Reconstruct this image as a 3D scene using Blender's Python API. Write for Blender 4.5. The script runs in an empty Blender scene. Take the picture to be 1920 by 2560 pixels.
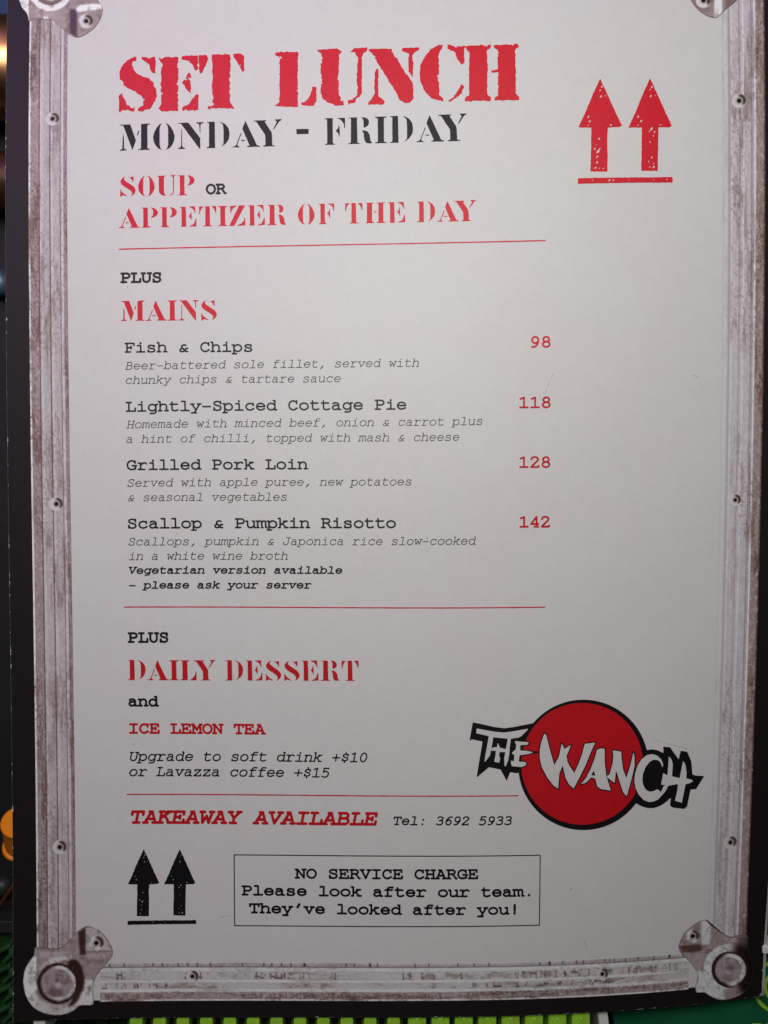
import bpy, bmesh, math, random
import numpy as np
random.seed(7); np.random.seed(7)
PI = math.pi

# ------------------------------------------------------------------ camera, light, exposure
sc = bpy.context.scene
COL = sc.collection
PXMM = 9.2                       # print units per millimetre of card
FOC = 1925.0                     # focal length in the same units
CAM_H = 0.252                    # camera height over the bench
DIST = FOC / PXMM / 1000.0       # camera to card, about 0.21 m
cam = bpy.data.cameras.new('camera')
cam.sensor_fit = 'HORIZONTAL'; cam.sensor_width = 36.0
cam.lens = 36.0 * FOC / 1920.0
cam.clip_start = 0.005; cam.clip_end = 20
cam.dof.use_dof = True; cam.dof.focus_distance = DIST; cam.dof.aperture_fstop = 9.0
cam_o = bpy.data.objects.new('camera', cam); COL.objects.link(cam_o)
cam_o.location = (0, 0, CAM_H)
sc.camera = cam_o

w = bpy.data.worlds.new('World'); sc.world = w; w.use_nodes = True
bg = w.node_tree.nodes['Background']
bg.inputs[0].default_value = (0.8, 0.85, 1.0, 1); bg.inputs[1].default_value = 0.012

def lamp(name, loc, target, size, power, color):
    l = bpy.data.lights.new(name, 'AREA'); l.shape = 'DISK'; l.size = size
    l.energy = power; l.color = color
    o = bpy.data.objects.new(name, l); COL.objects.link(o)
    o.location = loc
    d = np.array(target, float) - np.array(loc, float)
    import mathutils
    o.rotation_euler = mathutils.Vector(d).to_track_quat('-Z', 'Y').to_euler()
    return o
lamp('ceiling_lamp', (-0.018, 0.128, 0.345), (0.0, 0.05, 0.04), 0.14, 0.715, (0.945, 0.985, 0.875))
lamp('violet_lamp', (-0.18, 0.27, 0.33), (0, 0.05, 0.04), 0.26, 0.38, (0.78, 0.42, 1.0))

sc.view_settings.view_transform = 'Standard'; sc.view_settings.look = 'None'
sc.view_settings.exposure = 0.0; sc.view_settings.gamma = 1.0
sc.view_settings.use_curve_mapping = False

# ------------------------------------------------------------------ the bent sheet
CA = [10.698, -27.59, -17.455, -3.249, -10.852, -3.103, 2.544, 8.682, -3.739]
CB = [0.518, -6.509, 26.389, -8.178, -19.889, -14.542, -14.371, 0.471, -6.957]
CZ = [-0.01773, 0.01536, 0.00469, 0.01646, -0.00014, 0.01362, 0.0127, 0.00384, -0.01403]
def warp(X, Y):
    """sheet coordinates -> where the bent sheet carries them, seen square on"""
    s = np.clip((X - 960) / 960, -1.08, 1.08); t = np.clip((Y - 1280) / 1280, -1.13, 1.1)
    a = sum(c * f for c, f in zip(CA, (t, t*s, t*s*s, t*t, t*t*s, t**3, t*s**3, t**3*s, t*t*s*s)))
    d = s + 160 / 960
    b = sum(c * f for c, f in zip(CB, (d, d*s, d*t, d*s*t, d*t*t, d*s*s, d*s*s*t, d*s*t*t, d*t**3)))
    return X + a, Y + b
def unwarp(x, y):
    x = np.asarray(x, float); y = np.asarray(y, float); X, Y = x.copy(), y.copy()
    for _ in range(25):
        u, v = warp(X, Y); X = X + x - u; Y = Y + y - v
    return X, Y
def sheet(X, Y, off=0.0):
    """sheet coordinates -> world; off = height above the paper in metres"""
    X = np.asarray(X, float); Y = np.asarray(Y, float)
    x, y = warp(X, Y)
    s = np.clip((X - 960) / 960, -1.08, 1.08); t = np.clip((Y - 1280) / 1280, -1.13, 1.1)
    z = sum(c * f for c, f in zip(CZ, (s, t, s*s, s*t, t*t, s**3, s*s*t, s*t*t, t**3)))
    dep = DIST * (1 + z) - off
    return np.stack([(x - 960) / FOC * dep, (1280 - y) / FOC * dep, CAM_H - dep], -1)
def at(px, py, z):
    """a point of the bench scene at height z"""
    d = CAM_H - z
    return ((px - 960) / FOC * d, (1280 - py) / FOC * d, z)
CL, CR, CT, CBOT = 21.0, 1957.0, -165.0, 2543.5          # card edges in sheet coordinates

# ------------------------------------------------------------------ helpers
def lin(c):
    c = np.asarray(c, float) / 255.0
    return np.where(c <= 0.04045, c / 12.92, ((c + 0.055) / 1.055) ** 2.4)
def ink(c):
    """a printed tone, quoted against white paper of (205,201,199)"""
    return lin(c) / lin(np.array([205, 201, 199.])) * 0.74
def tag(o, label=None, cat=None, group=None, kind=None):
    if label: o['label'] = label
    if cat: o['category'] = cat
    if group: o['group'] = group
    if kind: o['kind'] = kind
    return o
def empty(name, loc, parent=None):
    o = bpy.data.objects.new(name, None); COL.objects.link(o); o.location = loc
    o.empty_display_size = 0.01
    if parent: o.parent = parent
    return o
def attach(o, parent):
    if parent is not None:
        o.parent = parent
        def world(q):
            return q.matrix_basis if q.parent is None else world(q.parent) @ q.matrix_parent_inverse @ q.matrix_basis
        m = world(parent)
        o.matrix_parent_inverse = m.inverted()
def mesh_obj(name, verts, faces, mat, parent=None, colors=None, smooth=False):
    me = bpy.data.meshes.new(name)
    me.from_pydata([tuple(map(float, v)) for v in verts], [], [tuple(map(int, f)) for f in faces])
    if colors is not None:
        at_ = me.color_attributes.new('print', 'FLOAT_COLOR', 'POINT')
        c4 = np.ones((len(verts), 4)); c4[:, :3] = colors
        at_.data.foreach_set('color', c4.ravel())
    if smooth:
        me.polygons.foreach_set('use_smooth', [True] * len(me.polygons))
    me.materials.append(mat); me.update()
    o = bpy.data.objects.new(name, me); COL.objects.link(o)
    attach(o, parent)
    return o
def bm_obj(name, bm, mat, parent=None, smooth=False, bevel=0):
    me = bpy.data.meshes.new(name); bmesh.ops.recalc_face_normals(bm, faces=bm.faces)
    bm.to_mesh(me); bm.free(); me.materials.append(mat)
    if smooth: me.polygons.foreach_set('use_smooth', [True] * len(me.polygons))
    o = bpy.data.objects.new(name, me); COL.objects.link(o); attach(o, parent)
    if bevel:
        b = o.modifiers.new('bevel', 'BEVEL'); b.width = bevel; b.segments = 3
    return o
def mat(name, color, rough=0.5, metal=0.0, spec=0.5, noise=None, bump=None, coat=0.0):
    """noise=(scale, amount): tone variation; bump=(scale, strength, distance)"""
    m = bpy.data.materials.new(name); m.use_nodes = True
    nt = m.node_tree; p = nt.nodes['Principled BSDF']
    p.inputs['Base Color'].default_value = (*[float(c) for c in color], 1)
    p.inputs['Roughness'].default_value = rough; p.inputs['Metallic'].default_value = metal
    p.inputs['Specular IOR Level'].default_value = spec
    p.inputs['Coat Weight'].default_value = coat
    tc = nt.nodes.new('ShaderNodeTexCoord')
    if noise:
        n = nt.nodes.new('ShaderNodeTexNoise'); n.inputs['Scale'].default_value = noise[0]
        n.inputs['Detail'].default_value = 4
        nt.links.new(tc.outputs['Object'], n.inputs['Vector'])
        r = nt.nodes.new('ShaderNodeMapRange')
        r.inputs[1].default_value = 0.3; r.inputs[2].default_value = 0.7
        r.inputs[3].default_value = 1 - noise[1]; r.inputs[4].default_value = 1 + noise[1]
        nt.links.new(n.outputs['Fac'], r.inputs[0])
        mx = nt.nodes.new('ShaderNodeMix'); mx.data_type = 'RGBA'; mx.blend_type = 'MULTIPLY'
        mx.inputs[0].default_value = 1.0
        mx.inputs[6].default_value = (*[float(c) for c in color], 1)
        nt.links.new(r.outputs[0], mx.inputs[7]); nt.links.new(mx.outputs[2], p.inputs['Base Color'])
    if bump:
        n = nt.nodes.new('ShaderNodeTexNoise'); n.inputs['Scale'].default_value = bump[0]
        n.inputs['Detail'].default_value = 3
        nt.links.new(tc.outputs['Object'], n.inputs['Vector'])
        b = nt.nodes.new('ShaderNodeBump'); b.inputs['Strength'].default_value = bump[1]
        b.inputs['Distance'].default_value = bump[2]
        nt.links.new(n.outputs['Fac'], b.inputs['Height']); nt.links.new(b.outputs[0], p.inputs['Normal'])
    return m
GLOSS = 0.50
def ink_mat(name, color, amount=0.07):
    return mat(name, color, GLOSS, 0, 0.35, noise=(900, amount), bump=(2500, 0.10, 0.0001))
def printed_picture(name):
    """ink whose tone comes from the printed picture (colour attribute)"""
    m = mat(name, (0.5, 0.5, 0.5), GLOSS, 0, 0.35, bump=(2500, 0.10, 0.0001))
    nt = m.node_tree; a = nt.nodes.new('ShaderNodeAttribute'); a.attribute_name = 'print'
    nt.links.new(a.outputs['Color'], nt.nodes['Principled BSDF'].inputs['Base Color'])
    return m

# value noise for worn printing
class Noise:
    def __init__(s, seed): s.t = np.random.RandomState(seed).rand(256, 256)
    def __call__(s, x, y):
        xi = np.floor(x).astype(int); yi = np.floor(y).astype(int)
        fx = x - xi; fy = y - yi; fx = fx*fx*(3-2*fx); fy = fy*fy*(3-2*fy)
        g = lambda a, b: s.t[a % 256, b % 256]
        return ((g(xi, yi)*(1-fx)+g(xi+1, yi)*fx)*(1-fy)+(g(xi, yi+1)*(1-fx)+g(xi+1, yi+1)*fx)*fy)
NZ = [Noise(i) for i in range(8)]
def fbm(x, y, k=0):
    return (NZ[k](x, y)*0.5+NZ[(k+1) % 8](x*2.1, y*2.1)*0.3+NZ[(k+2) % 8](x*4.3, y*4.3)*0.2)

# ------------------------------------------------------------------ printing: signed distance -> thin ink layer on the sheet
def sd_seg(P, pts):
    d = np.full(P.shape[:-1], 1e9)
    for a, b in zip(pts[:-1], pts[1:]):
        a = np.array(a, float); b = np.array(b, float); ab = b - a
        l = (ab*ab).sum()
        h = np.clip(((P-a) @ ab)/l, 0, 1) if l > 1e-9 else np.zeros(P.shape[:-1])
        q = P - a - h[..., None]*ab
        d = np.minimum(d, np.sqrt((q*q).sum(-1)))
    return d
def sd_poly(P, pts):
    pts = [tuple(map(float, p)) for p in pts]
    d = sd_seg(P, pts + [pts[0]])
    ins = np.zeros(P.shape[:-1], bool); x = P[..., 0]; y = P[..., 1]
    for (x1, y1), (x2, y2) in zip(pts, pts[1:] + pts[:1]):
        if y1 == y2: continue
        c = ((y1 > y) != (y2 > y)) & (x < (x2-x1)*(y-y1)/(y2-y1)+x1)
        ins ^= c
    return np.where(ins, -d, d)
class Layer:
    """collects pieces of one ink layer, then becomes one mesh lying on the sheet"""
    def __init__(s): s.v = []; s.f = []; s.n = 0
    def stamp(s, f, x0, y0, x1, y1, cell):
        nx = max(2, int(math.ceil((x1-x0)/cell))+1); ny = max(2, int(math.ceil((y1-y0)/cell))+1)
        gx = np.linspace(x0, x1, nx); gy = np.linspace(y0, y1, ny)
        P = np.stack(np.meshgrid(gx, gy, indexing='ij'), -1)
        D = f(P); D = np.where(np.abs(D) < 1e-4, 1e-4, D)
        ins = D < 0
        idx = np.arange(nx*ny).reshape(nx, ny)
        a, b, c, d = idx[:-1, :-1], idx[1:, :-1], idx[1:, 1:], idx[:-1, 1:]
        cnt = ins[:-1, :-1].astype(int)+ins[1:, :-1]+ins[1:, 1:]+ins[:-1, 1:]
        full = cnt == 4
        quads = np.stack([a[full], d[full], c[full], b[full]], 1)
        V = P.reshape(-1, 2); DD = D.ravel()
        verts = {}; out = []
        def vid(k): 
            if k not in verts: verts[k] = (len(verts), V[k] if not isinstance(k, tuple) else
                V[k[0]] + (V[k[1]]-V[k[0]])*(DD[k[0]]/(DD[k[0]]-DD[k[1]])))
            return verts[k][0]
        for q in quads: out.append([vid(int(k)) for k in q])
        mixed = (cnt > 0) & (cnt < 4)
        for qa, qb, qc, qd in zip(a[mixed], b[mixed], c[mixed], d[mixed]):
            for tri in ((qa, qd, qc), (qa, qc, qb)):
                tri = [int(k) for k in tri]; poly = []
                for i in range(3):
                    k, l = tri[i], tri[(i+1) % 3]
                    if DD[k] < 0: poly.append(vid(k))
                    if (DD[k] < 0) != (DD[l] < 0): poly.append(vid((min(k, l), max(k, l))))
                if len(poly) >= 3: out.append(poly)
        for k, (i, p) in verts.items(): s.v.append(p)
        s.f += [[i+s.n for i in q] for q in out]; s.n += len(verts)
    def build(s, name, m, parent, off=0.00006, paint=None, label=None):
        if not s.v: return None
        v = np.array(s.v)
        col = paint(v[:, 0], v[:, 1]) if paint else None
        o = mesh_obj(name, sheet(v[:, 0], v[:, 1], off), s.f, m, parent, col)
        if label: o['label'] = label
        return o
def bounds(ptlists, pad):
    a = np.array([p for l in ptlists for p in l], float)
    return a[:, 0].min()-pad, a[:, 1].min()-pad, a[:, 0].max()+pad, a[:, 1].max()+pad
def traced(ox, oy, s, pts):
    """outline read at scale s from corner (ox,oy), flattened onto the sheet"""
    a = np.array(pts, float)
    X, Y = unwarp(ox+a[:, 0]/s, oy+a[:, 1]/s)
    return list(zip(X.tolist(), Y.tolist()))
def smooth_closed(pts, n=3):
    """rounds an outline (Catmull-Rom)"""
    p = np.array(pts, float); k = len(p); out = []
    for i in range(k):
        p0, p1, p2, p3 = p[i-1], p[i], p[(i+1) % k], p[(i+2) % k]
        for j in range(n):
            t = j/n
            out.append(tuple(0.5*((2*p1)+(-p0+p2)*t+(2*p0-5*p1+4*p2-p3)*t*t+(-p0+3*p1-3*p2+p3)*t**3)))
    return out

# ------------------------------------------------------------------ materials of the card
M_red = ink_mat('red_ink', (0.70, 0.009, 0.026))
M_dkred = ink_mat('dimmed_red_ink', (0.57, 0.006, 0.013))  # same red ink, darker tone painted in for the dimmer lower card
M_black = ink_mat('black_ink', (0.0060, 0.0048, 0.0064))
M_grey = ink_mat('grey_ink', (0.055, 0.047, 0.05))
M_white = ink_mat('white_ink', (0.72, 0.70, 0.69), 0.02)
M_border = ink_mat('black_border_ink', (0.0125, 0.0085, 0.0088), 0.15)
M_photo = printed_picture('printed_case_picture')

def paper_material():
    m = mat('card_paper', (0.74, 0.72, 0.705), 0.5, 0, 0.35, bump=(1800, 0.09, 0.00010))
    nt = m.node_tree; p = nt.nodes['Principled BSDF']; L = nt.links
    tc = nt.nodes.new('ShaderNodeTexCoord')
    n1 = nt.nodes.new('ShaderNodeTexNoise'); n1.inputs['Scale'].default_value = 38; n1.inputs['Detail'].default_value = 5
    L.new(tc.outputs['Object'], n1.inputs['Vector'])
    cr = nt.nodes.new('ShaderNodeValToRGB'); e = cr.color_ramp.elements
    e[0].position = 0.35; e[0].color = (0.745, 0.712, 0.70, 1)
    e[1].position = 0.65; e[1].color = (0.728, 0.724, 0.706, 1)
    L.new(n1.outputs['Fac'], cr.inputs[0])
    # fine fibre mottling
    n2 = nt.nodes.new('ShaderNodeTexNoise'); n2.inputs['Scale'].default_value = 1100; n2.inputs['Detail'].default_value = 3
    L.new(tc.outputs['Object'], n2.inputs['Vector'])
    r2 = nt.nodes.new('ShaderNodeMapRange'); r2.inputs[1].default_value = 0.25; r2.inputs[2].default_value = 0.75
    r2.inputs[3].default_value = 0.978; r2.inputs[4].default_value = 1.022
    L.new(n2.outputs['Fac'], r2.inputs[0])
    n3 = nt.nodes.new('ShaderNodeTexNoise'); n3.inputs['Scale'].default_value = 260; n3.inputs['Detail'].default_value = 4
    L.new(tc.outputs['Object'], n3.inputs['Vector'])
    r3 = nt.nodes.new('ShaderNodeMapRange'); r3.inputs[1].default_value = 0.25; r3.inputs[2].default_value = 0.75
    r3.inputs[3].default_value = 0.982; r3.inputs[4].default_value = 1.018
    L.new(n3.outputs['Fac'], r3.inputs[0])
    mm = nt.nodes.new('ShaderNodeMath'); mm.operation = 'MULTIPLY'
    L.new(r2.outputs[0], mm.inputs[0]); L.new(r3.outputs[0], mm.inputs[1])
    mx = nt.nodes.new('ShaderNodeMix'); mx.data_type = 'RGBA'; mx.blend_type = 'MULTIPLY'; mx.inputs[0].default_value = 1
    L.new(cr.outputs[0], mx.inputs[6]); L.new(mm.outputs[0], mx.inputs[7])
    # a few specks of dirt
    vo = nt.nodes.new('ShaderNodeTexVoronoi'); vo.inputs['Scale'].default_value = 75
    L.new(tc.outputs['Object'], vo.inputs['Vector'])
    lt = nt.nodes.new('ShaderNodeMath'); lt.operation = 'LESS_THAN'; lt.inputs[1].default_value = 0.020
    L.new(vo.outputs['Distance'], lt.inputs[0])
    sx = nt.nodes.new('ShaderNodeSeparateColor'); L.new(vo.outputs['Color'], sx.inputs[0])
    gt = nt.nodes.new('ShaderNodeMath'); gt.operation = 'GREATER_THAN'; gt.inputs[1].default_value = 0.62
    L.new(sx.outputs[0], gt.inputs[0])
    mu = nt.nodes.new('ShaderNodeMath'); mu.operation = 'MULTIPLY'
    L.new(lt.outputs[0], mu.inputs[0]); L.new(gt.outputs[0], mu.inputs[1])
    mu2 = nt.nodes.new('ShaderNodeMath'); mu2.operation = 'MULTIPLY'; mu2.inputs[1].default_value = 0.55
    L.new(mu.outputs[0], mu2.inputs[0])
    m2 = nt.nodes.new('ShaderNodeMix'); m2.data_type = 'RGBA'; m2.inputs[7].default_value = (0.16, 0.14, 0.13, 1)
    L.new(mu2.outputs[0], m2.inputs[0]); L.new(mx.outputs[2], m2.inputs[6])
    L.new(m2.outputs[2], p.inputs['Base Color'])
    return m
M_paper = paper_material()
M_edge = mat('card_edge_paper', (0.10, 0.092, 0.088), 0.8, noise=(700, 0.7))

# ------------------------------------------------------------------ the bench (setting)
M_bench = mat('dark_bench', (0.006, 0.006, 0.0075), 0.6, noise=(60, 0.5), bump=(400, 0.2, 0.0005))
mesh_obj('tabletop', [(-0.6, -0.6, 0), (0.6, -0.6, 0), (0.6, 0.6, 0), (-0.6, 0.6, 0)], [(0, 1, 2, 3)], M_bench)['kind'] = 'structure'

# ------------------------------------------------------------------ the card
card = empty('menu_card', tuple(sheet(989, 1190)))
tag(card, 'bent printed lunch menu card with flight case border and red stencil heading', 'menu')

def card_sheet():
    nx, ny = 76, 106
    gx = np.linspace(CL, CR, nx); gy = np.linspace(CT, CBOT, ny)
    X, Y = np.meshgrid(gx, gy, indexing='ij')
    top = sheet(X, Y, 0).reshape(-1, 3); bot = sheet(X, Y, -0.0005).reshape(-1, 3)
    V = np.vstack([top, bot]); n = nx*ny; F = []; mi = []
    I = lambda i, j: i*ny+j
    for i in range(nx-1):
        for j in range(ny-1):
            F.append((I(i, j), I(i, j+1), I(i+1, j+1), I(i+1, j))); mi.append(0)
            F.append((n+I(i, j), n+I(i+1, j), n+I(i+1, j+1), n+I(i, j+1))); mi.append(0)
    for i in range(nx-1):
        F.append((I(i, 0), I(i+1, 0), n+I(i+1, 0), n+I(i, 0))); mi.append(1)
        F.append((I(i+1, ny-1), I(i, ny-1), n+I(i, ny-1), n+I(i+1, ny-1))); mi.append(1)
    for j in range(ny-1):
        F.append((I(0, j+1), I(0, j), n+I(0, j), n+I(0, j+1))); mi.append(1)
        F.append((I(nx-1, j), I(nx-1, j+1), n+I(nx-1, j+1), n+I(nx-1, j))); mi.append(1)
    o = mesh_obj('paper_sheet', V, F, M_paper, card, smooth=True)
    o.data.materials.append(M_edge)
    o.data.polygons.foreach_set('material_index', mi)
    for p, k in zip(o.data.polygons, mi): p.use_smooth = (k == 0)
card_sheet()

FL, FR = 79.5, 1902.0            # outer edges of the printed rails
FLi, FRi = 176.5, 1812.0         # inner edges
FB, FBi = 2502.5, 2408.0
FT, FTi = CT+(CBOT-FB), CT+(CBOT-FBi)

# black border, worn through to white paper in chips along the cut edge
def border():
    L = Layer()
    def f(P):
        x, y = P[..., 0], P[..., 1]
        e = np.minimum.reduce([x-CL, CR-x, y-CT, CBOT-y])
        along = np.where(np.minimum(x-CL, CR-x) < np.minimum(y-CT, CBOT-y), y, x)
        n = NZ[3](along/9.0, along*0+5.3)*0.6+NZ[4](along/2.7, along*0+1.3)*0.4
        patch = NZ[5](along/70.0, along*0+2.1)
        chip = np.clip((n-0.62)*12*np.clip((patch-0.30)*3, 0, 1), 0, 3.2)
        right = np.where((CR-x < 14) & (y > 2000), np.clip((y-2130)/40, 0, 7.0)+0.6*(n-0.5), 0)
        corner = np.where((CR-x < 30) & (CBOT-y < 30), np.clip(12-((CR-x)+(CBOT-y)), 0, 9), 0)
        d_out = -(e-0.15-chip-right-corner)
        d_in = np.minimum.reduce([x-FL-4, FR-4-x, y-FT-4, FB-4-y])
        return np.maximum(d_out, d_in)
    for (a, b, c, d, cell) in ((CL-1, CT-1, FL+6, CBOT+2, 2.4), (FR-6, CT-1, CR+2, CBOT+2, 2.4),
                               (FL+6, CT-1, FR-6, FT+6, 4.0), (FL+6, FB-6, FR-6, CBOT+2, 2.4)):
        L.stamp(f, a, b, c, d, cell)
    L.build('black_border', M_border, card, 0.00004)
border()

# ---- printed picture of a flight case frame: rails, corner plates, rivets
def prof(t, stops):
    """piecewise profile across a rail: stops = [(t, (r,g,b)), ...]"""
    ts = np.array([s[0] for s in stops]); cs = np.array([s[1] for s in stops], float)
    return np.stack([np.interp(t, ts, cs[:, k]) for k in range(3)], -1)
def blend(c, col, m):
    m = np.clip(m, 0, 1)[..., None]; return c*(1-m)+np.array(col, float)*m
def bars(*b):
    s = []
    for t0, t1, c in b: s += [(t0+0.003, c), (t1-0.003, c)]
    return s
WL, LT, MD, DK, BR = (236, 231, 227), (197, 187, 184), (183, 171, 172), (100, 79, 79), (157, 138, 136)
P_LEFT = bars((0, .035, WL), (.05, .255, BR), (.265, .285, DK), (.295, .36, LT), (.37, .535, MD), (.545, .562, DK),
              (.575, .64, LT), (.65, .81, MD), (.815, .832, DK), (.84, .905, (204, 193, 197)), (.91, 1, (151, 131, 129)))
P_RIGHT = bars((0, .02, (196, 190, 190)), (.04, .13, (204, 199, 198)), (.135, .19, (172, 157, 161)), (.2, .225, (216, 209, 211)),
               (.235, .39, (194, 182, 185)), (.395, .41, (146, 126, 131)), (.42, .47, (193, 180, 186)), (.48, .505, (218, 211, 214)),
               (.51, .67, (194, 182, 184)), (.675, .695, (148, 128, 132)), (.70, .74, (182, 168, 172)), (.75, .78, (226, 221, 224)),
               (.79, .96, (156, 133, 129)), (.985, 1, (84, 64, 60)))
P_BOT = bars((0, .03, (196, 188, 187)), (.05, .09, (178, 165, 165)), (.095, .11, (120, 104, 104)), (.13, .2, (216, 213, 210)),
             (.22, .45, (199, 192, 189)), (.46, .50, (219, 216, 213)), (.51, .68, (196, 188, 185)), (.69, .76, (216, 213, 210)),
             (.77, .955, (158, 141, 136)), (.965, .99, (222, 218, 215)), (.995, 1, (140, 128, 126)))
def grunge(c, t, v, k, dark, amount, brown=(108, 81, 75)):
    """scratches, stains and rub marks; t across 0..1, v along in print units"""
    a = fbm(t*11+k, v/75.0, k); b = fbm(t*26+3*k, v/9.0, (k+3) % 8); g = NZ[(k+5) % 8](t*3+k, v/160.0)
    st = np.clip((a-0.50)*5, 0, 1)*np.clip((g-0.16)*2.2, 0, 1)*dark
    c = blend(c, brown, st*amount*0.85)
    c = c*(1+(b-0.5)*0.34*dark)[..., None]
    fl = fbm(t*22+5*k, v/5.5, (k+4) % 8)
    c = blend(c, (92, 68, 63), np.clip((fl-0.60)*9, 0, 1)*np.clip((g-0.30)*3, 0, 1)*dark*0.62)
    c = blend(c, (219, 211, 208), np.clip((0.33-fl)*9, 0, 1)*0.5*dark)
    sc_ = np.abs(fbm(t*5+v/70.0, v/26.0-t*3, (k+1) % 8)-0.5)
    c = blend(c, (70, 50, 48), np.clip((0.014-sc_)*70, 0, 1)*0.65*np.clip((g-0.42)*6, 0, 1)*dark)
    sw = np.abs(fbm(t*4-v/45.0, v/19.0+t*4, (k+2) % 8)-0.5)
    c = blend(c, (226, 219, 219), np.clip((0.010-sw)*90, 0, 1)*0.7*np.clip((0.62-g)*6, 0, 1))
    return c
def rail(name, prof_stops, x0, y0, x1, y1, vertical, k, paintf):
    cx_, cy_ = (1.7, 3.0) if vertical else (3.0, 1.7)
    nx = max(1, round((x1-x0)/cx_)); ny = max(1, round((y1-y0)/cy_))
    gx = np.linspace(x0, x1, nx+1); gy = np.linspace(y0, y1, ny+1)
    X, Y = np.meshgrid(gx, gy, indexing='ij')
    I = np.arange((nx+1)*(ny+1)).reshape(nx+1, ny+1)
    F = np.stack([I[:-1, :-1].ravel(), I[:-1, 1:].ravel(), I[1:, 1:].ravel(), I[1:, :-1].ravel()], 1)
    X = X.ravel(); Y = Y.ravel()
    t = (X-x0)/(x1-x0) if vertical else (Y-y0)/(y1-y0)
    v = Y if vertical else X
    c = paintf(prof(t, prof_stops), t, v)
    mesh_obj(name, sheet(X, Y, 0.00008), F, M_photo, card, ink(np.clip(c, 8, 240)))
    return t, v
def p_left(c, t, v):
    side = np.where(t < 0.27, 1.0, np.where(t > 0.9, 0.9, 0.55))
    return grunge(c, t, v, 0, side, 0.85)
def p_right(c, t, v):
    side = np.where(t > 0.78, 1.15, np.where(t < 0.2, 0.15, 0.62))
    c = grunge(c, t, v, 2, side, 0.8)
    fade = np.clip((v-300)/700, 0, 1)*np.clip((0.75-t)*3, 0, 1)*0.30
    return blend(c, (205, 200, 199), np.clip(fade, 0, 0.6))
def p_bot(c, t, v):
    side = np.where(t > 0.76, 1.15, 0.40)
    c = grunge(c, t, v, 4, side, 0.75)
    # broken, letter-like smudges in two rows and ticks on the top line
    for (t0, t1, k, s) in ((.24, .44, 1, 1.0), (.52, .67, 3, 1.1), (.79, .93, 6, 0.7)):
        band = (t > t0) & (t < t1)
        cell_ = np.floor(v/12.0); vert = np.abs((v/12.0-cell_)-NZ[k](cell_*1.7, cell_*0+2.2))
        lean = np.abs((v+(t-t0)*70*(NZ[k+1](cell_, cell_*0)-0.5)*2)/12.0-cell_-NZ[k](cell_*1.7, cell_*0+2.2))
        on = (NZ[k](v/95.0, v*0+k) > 0.50) & (NZ[k+1](cell_*0.9, cell_*0+4) > 0.45)
        stroke = np.clip((0.11-np.minimum(vert, lean))*14, 0, 1)
        horiz = np.clip((0.035-np.abs(t-(t0+0.03+0.14*NZ[k](cell_*0.7, cell_*0+9))))*40, 0, 1)*(NZ[k](v/22.0, v*0) > 0.62)
        sm = np.clip((fbm(v/20.0, t*9, k)-0.5)*4, 0, 1)*0.35
        c = blend(c, (80, 58, 54), np.where(band & on, np.maximum(stroke*0.7, horiz*0.75)*s, 0))
        c = blend(c, (122, 98, 90), np.where(band & (NZ[k](v/60.0, v*0+7) > 0.46), sm*1.5*s, 0))
    cell_ = np.floor(v/31.0)
    tick = (np.abs(v/31.0-cell_-NZ[2](cell_*1.3, cell_*0)) < 0.05) & (t < 0.1) & (NZ[1](cell_, cell_*0+3) > 0.4)
    return blend(c, (70, 52, 50), np.where(tick, 0.9, 0))
rail('frame_rail', P_LEFT, FL, FT+60, FLi, FB-60, True, 0, p_left)
rail('frame_rail', P_RIGHT, FRi-14, FT+60, FR, FB-60, True, 2, p_right)
rail('frame_rail', P_BOT, FLi+60, FBi, FRi-60, FB, False, 4, p_bot)
rail('frame_rail', P_BOT[::1], FLi+60, FTi, FRi-60, FT, False, 5, p_bot)

def ss(a, b, x):
    t = np.clip((x-a)/(b-a), 0, 1); return t*t*(3-2*t)
def in_poly(P, pts, soft):
    soft = soft*1.5
    return ss(soft, -soft, sd_poly(P, pts))
def disc(P, cx, cy, r, soft):
    return ss(r+soft, r-soft, np.hypot(P[..., 0]-cx, P[..., 1]-cy))
def sector(P, cx, cy, a0, a1, soft=25):
    """1 inside the compass of angles a0..a1 (degrees, y down)"""
    a = np.degrees(np.arctan2(P[..., 1]-cy, P[..., 0]-cx))
    m = (a0+a1)/2; h = (a1-a0)/2
    d = np.abs((a-m+180) % 360-180)
    return ss(h+soft/2, h-soft/2, d)
def rivet_paint(c, P, cx, cy, r, lit=(206, 199, 195), flip=False):
    c = blend(c, lit, disc(P, cx, cy, r, r*.08))
    c = blend(c, (84, 64, 57), disc(P, cx+r*.12, cy-r*.05, r*.86, r*.12)*sector(P, cx, cy, -95, 45, 50)
              *(1-disc(P, cx-r*.08, cy+r*.02, r*.58, r*.1)))
    c = blend(c, (120, 102, 100), disc(P, cx, cy, r*.52, r*.1)*.55)
    c = blend(c, (198, 190, 187), disc(P, cx, cy+r*.03, r*.44, r*.08))
    return blend(c, (20, 15, 15), disc(P, cx, cy, r*.33, r*.07))

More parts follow.
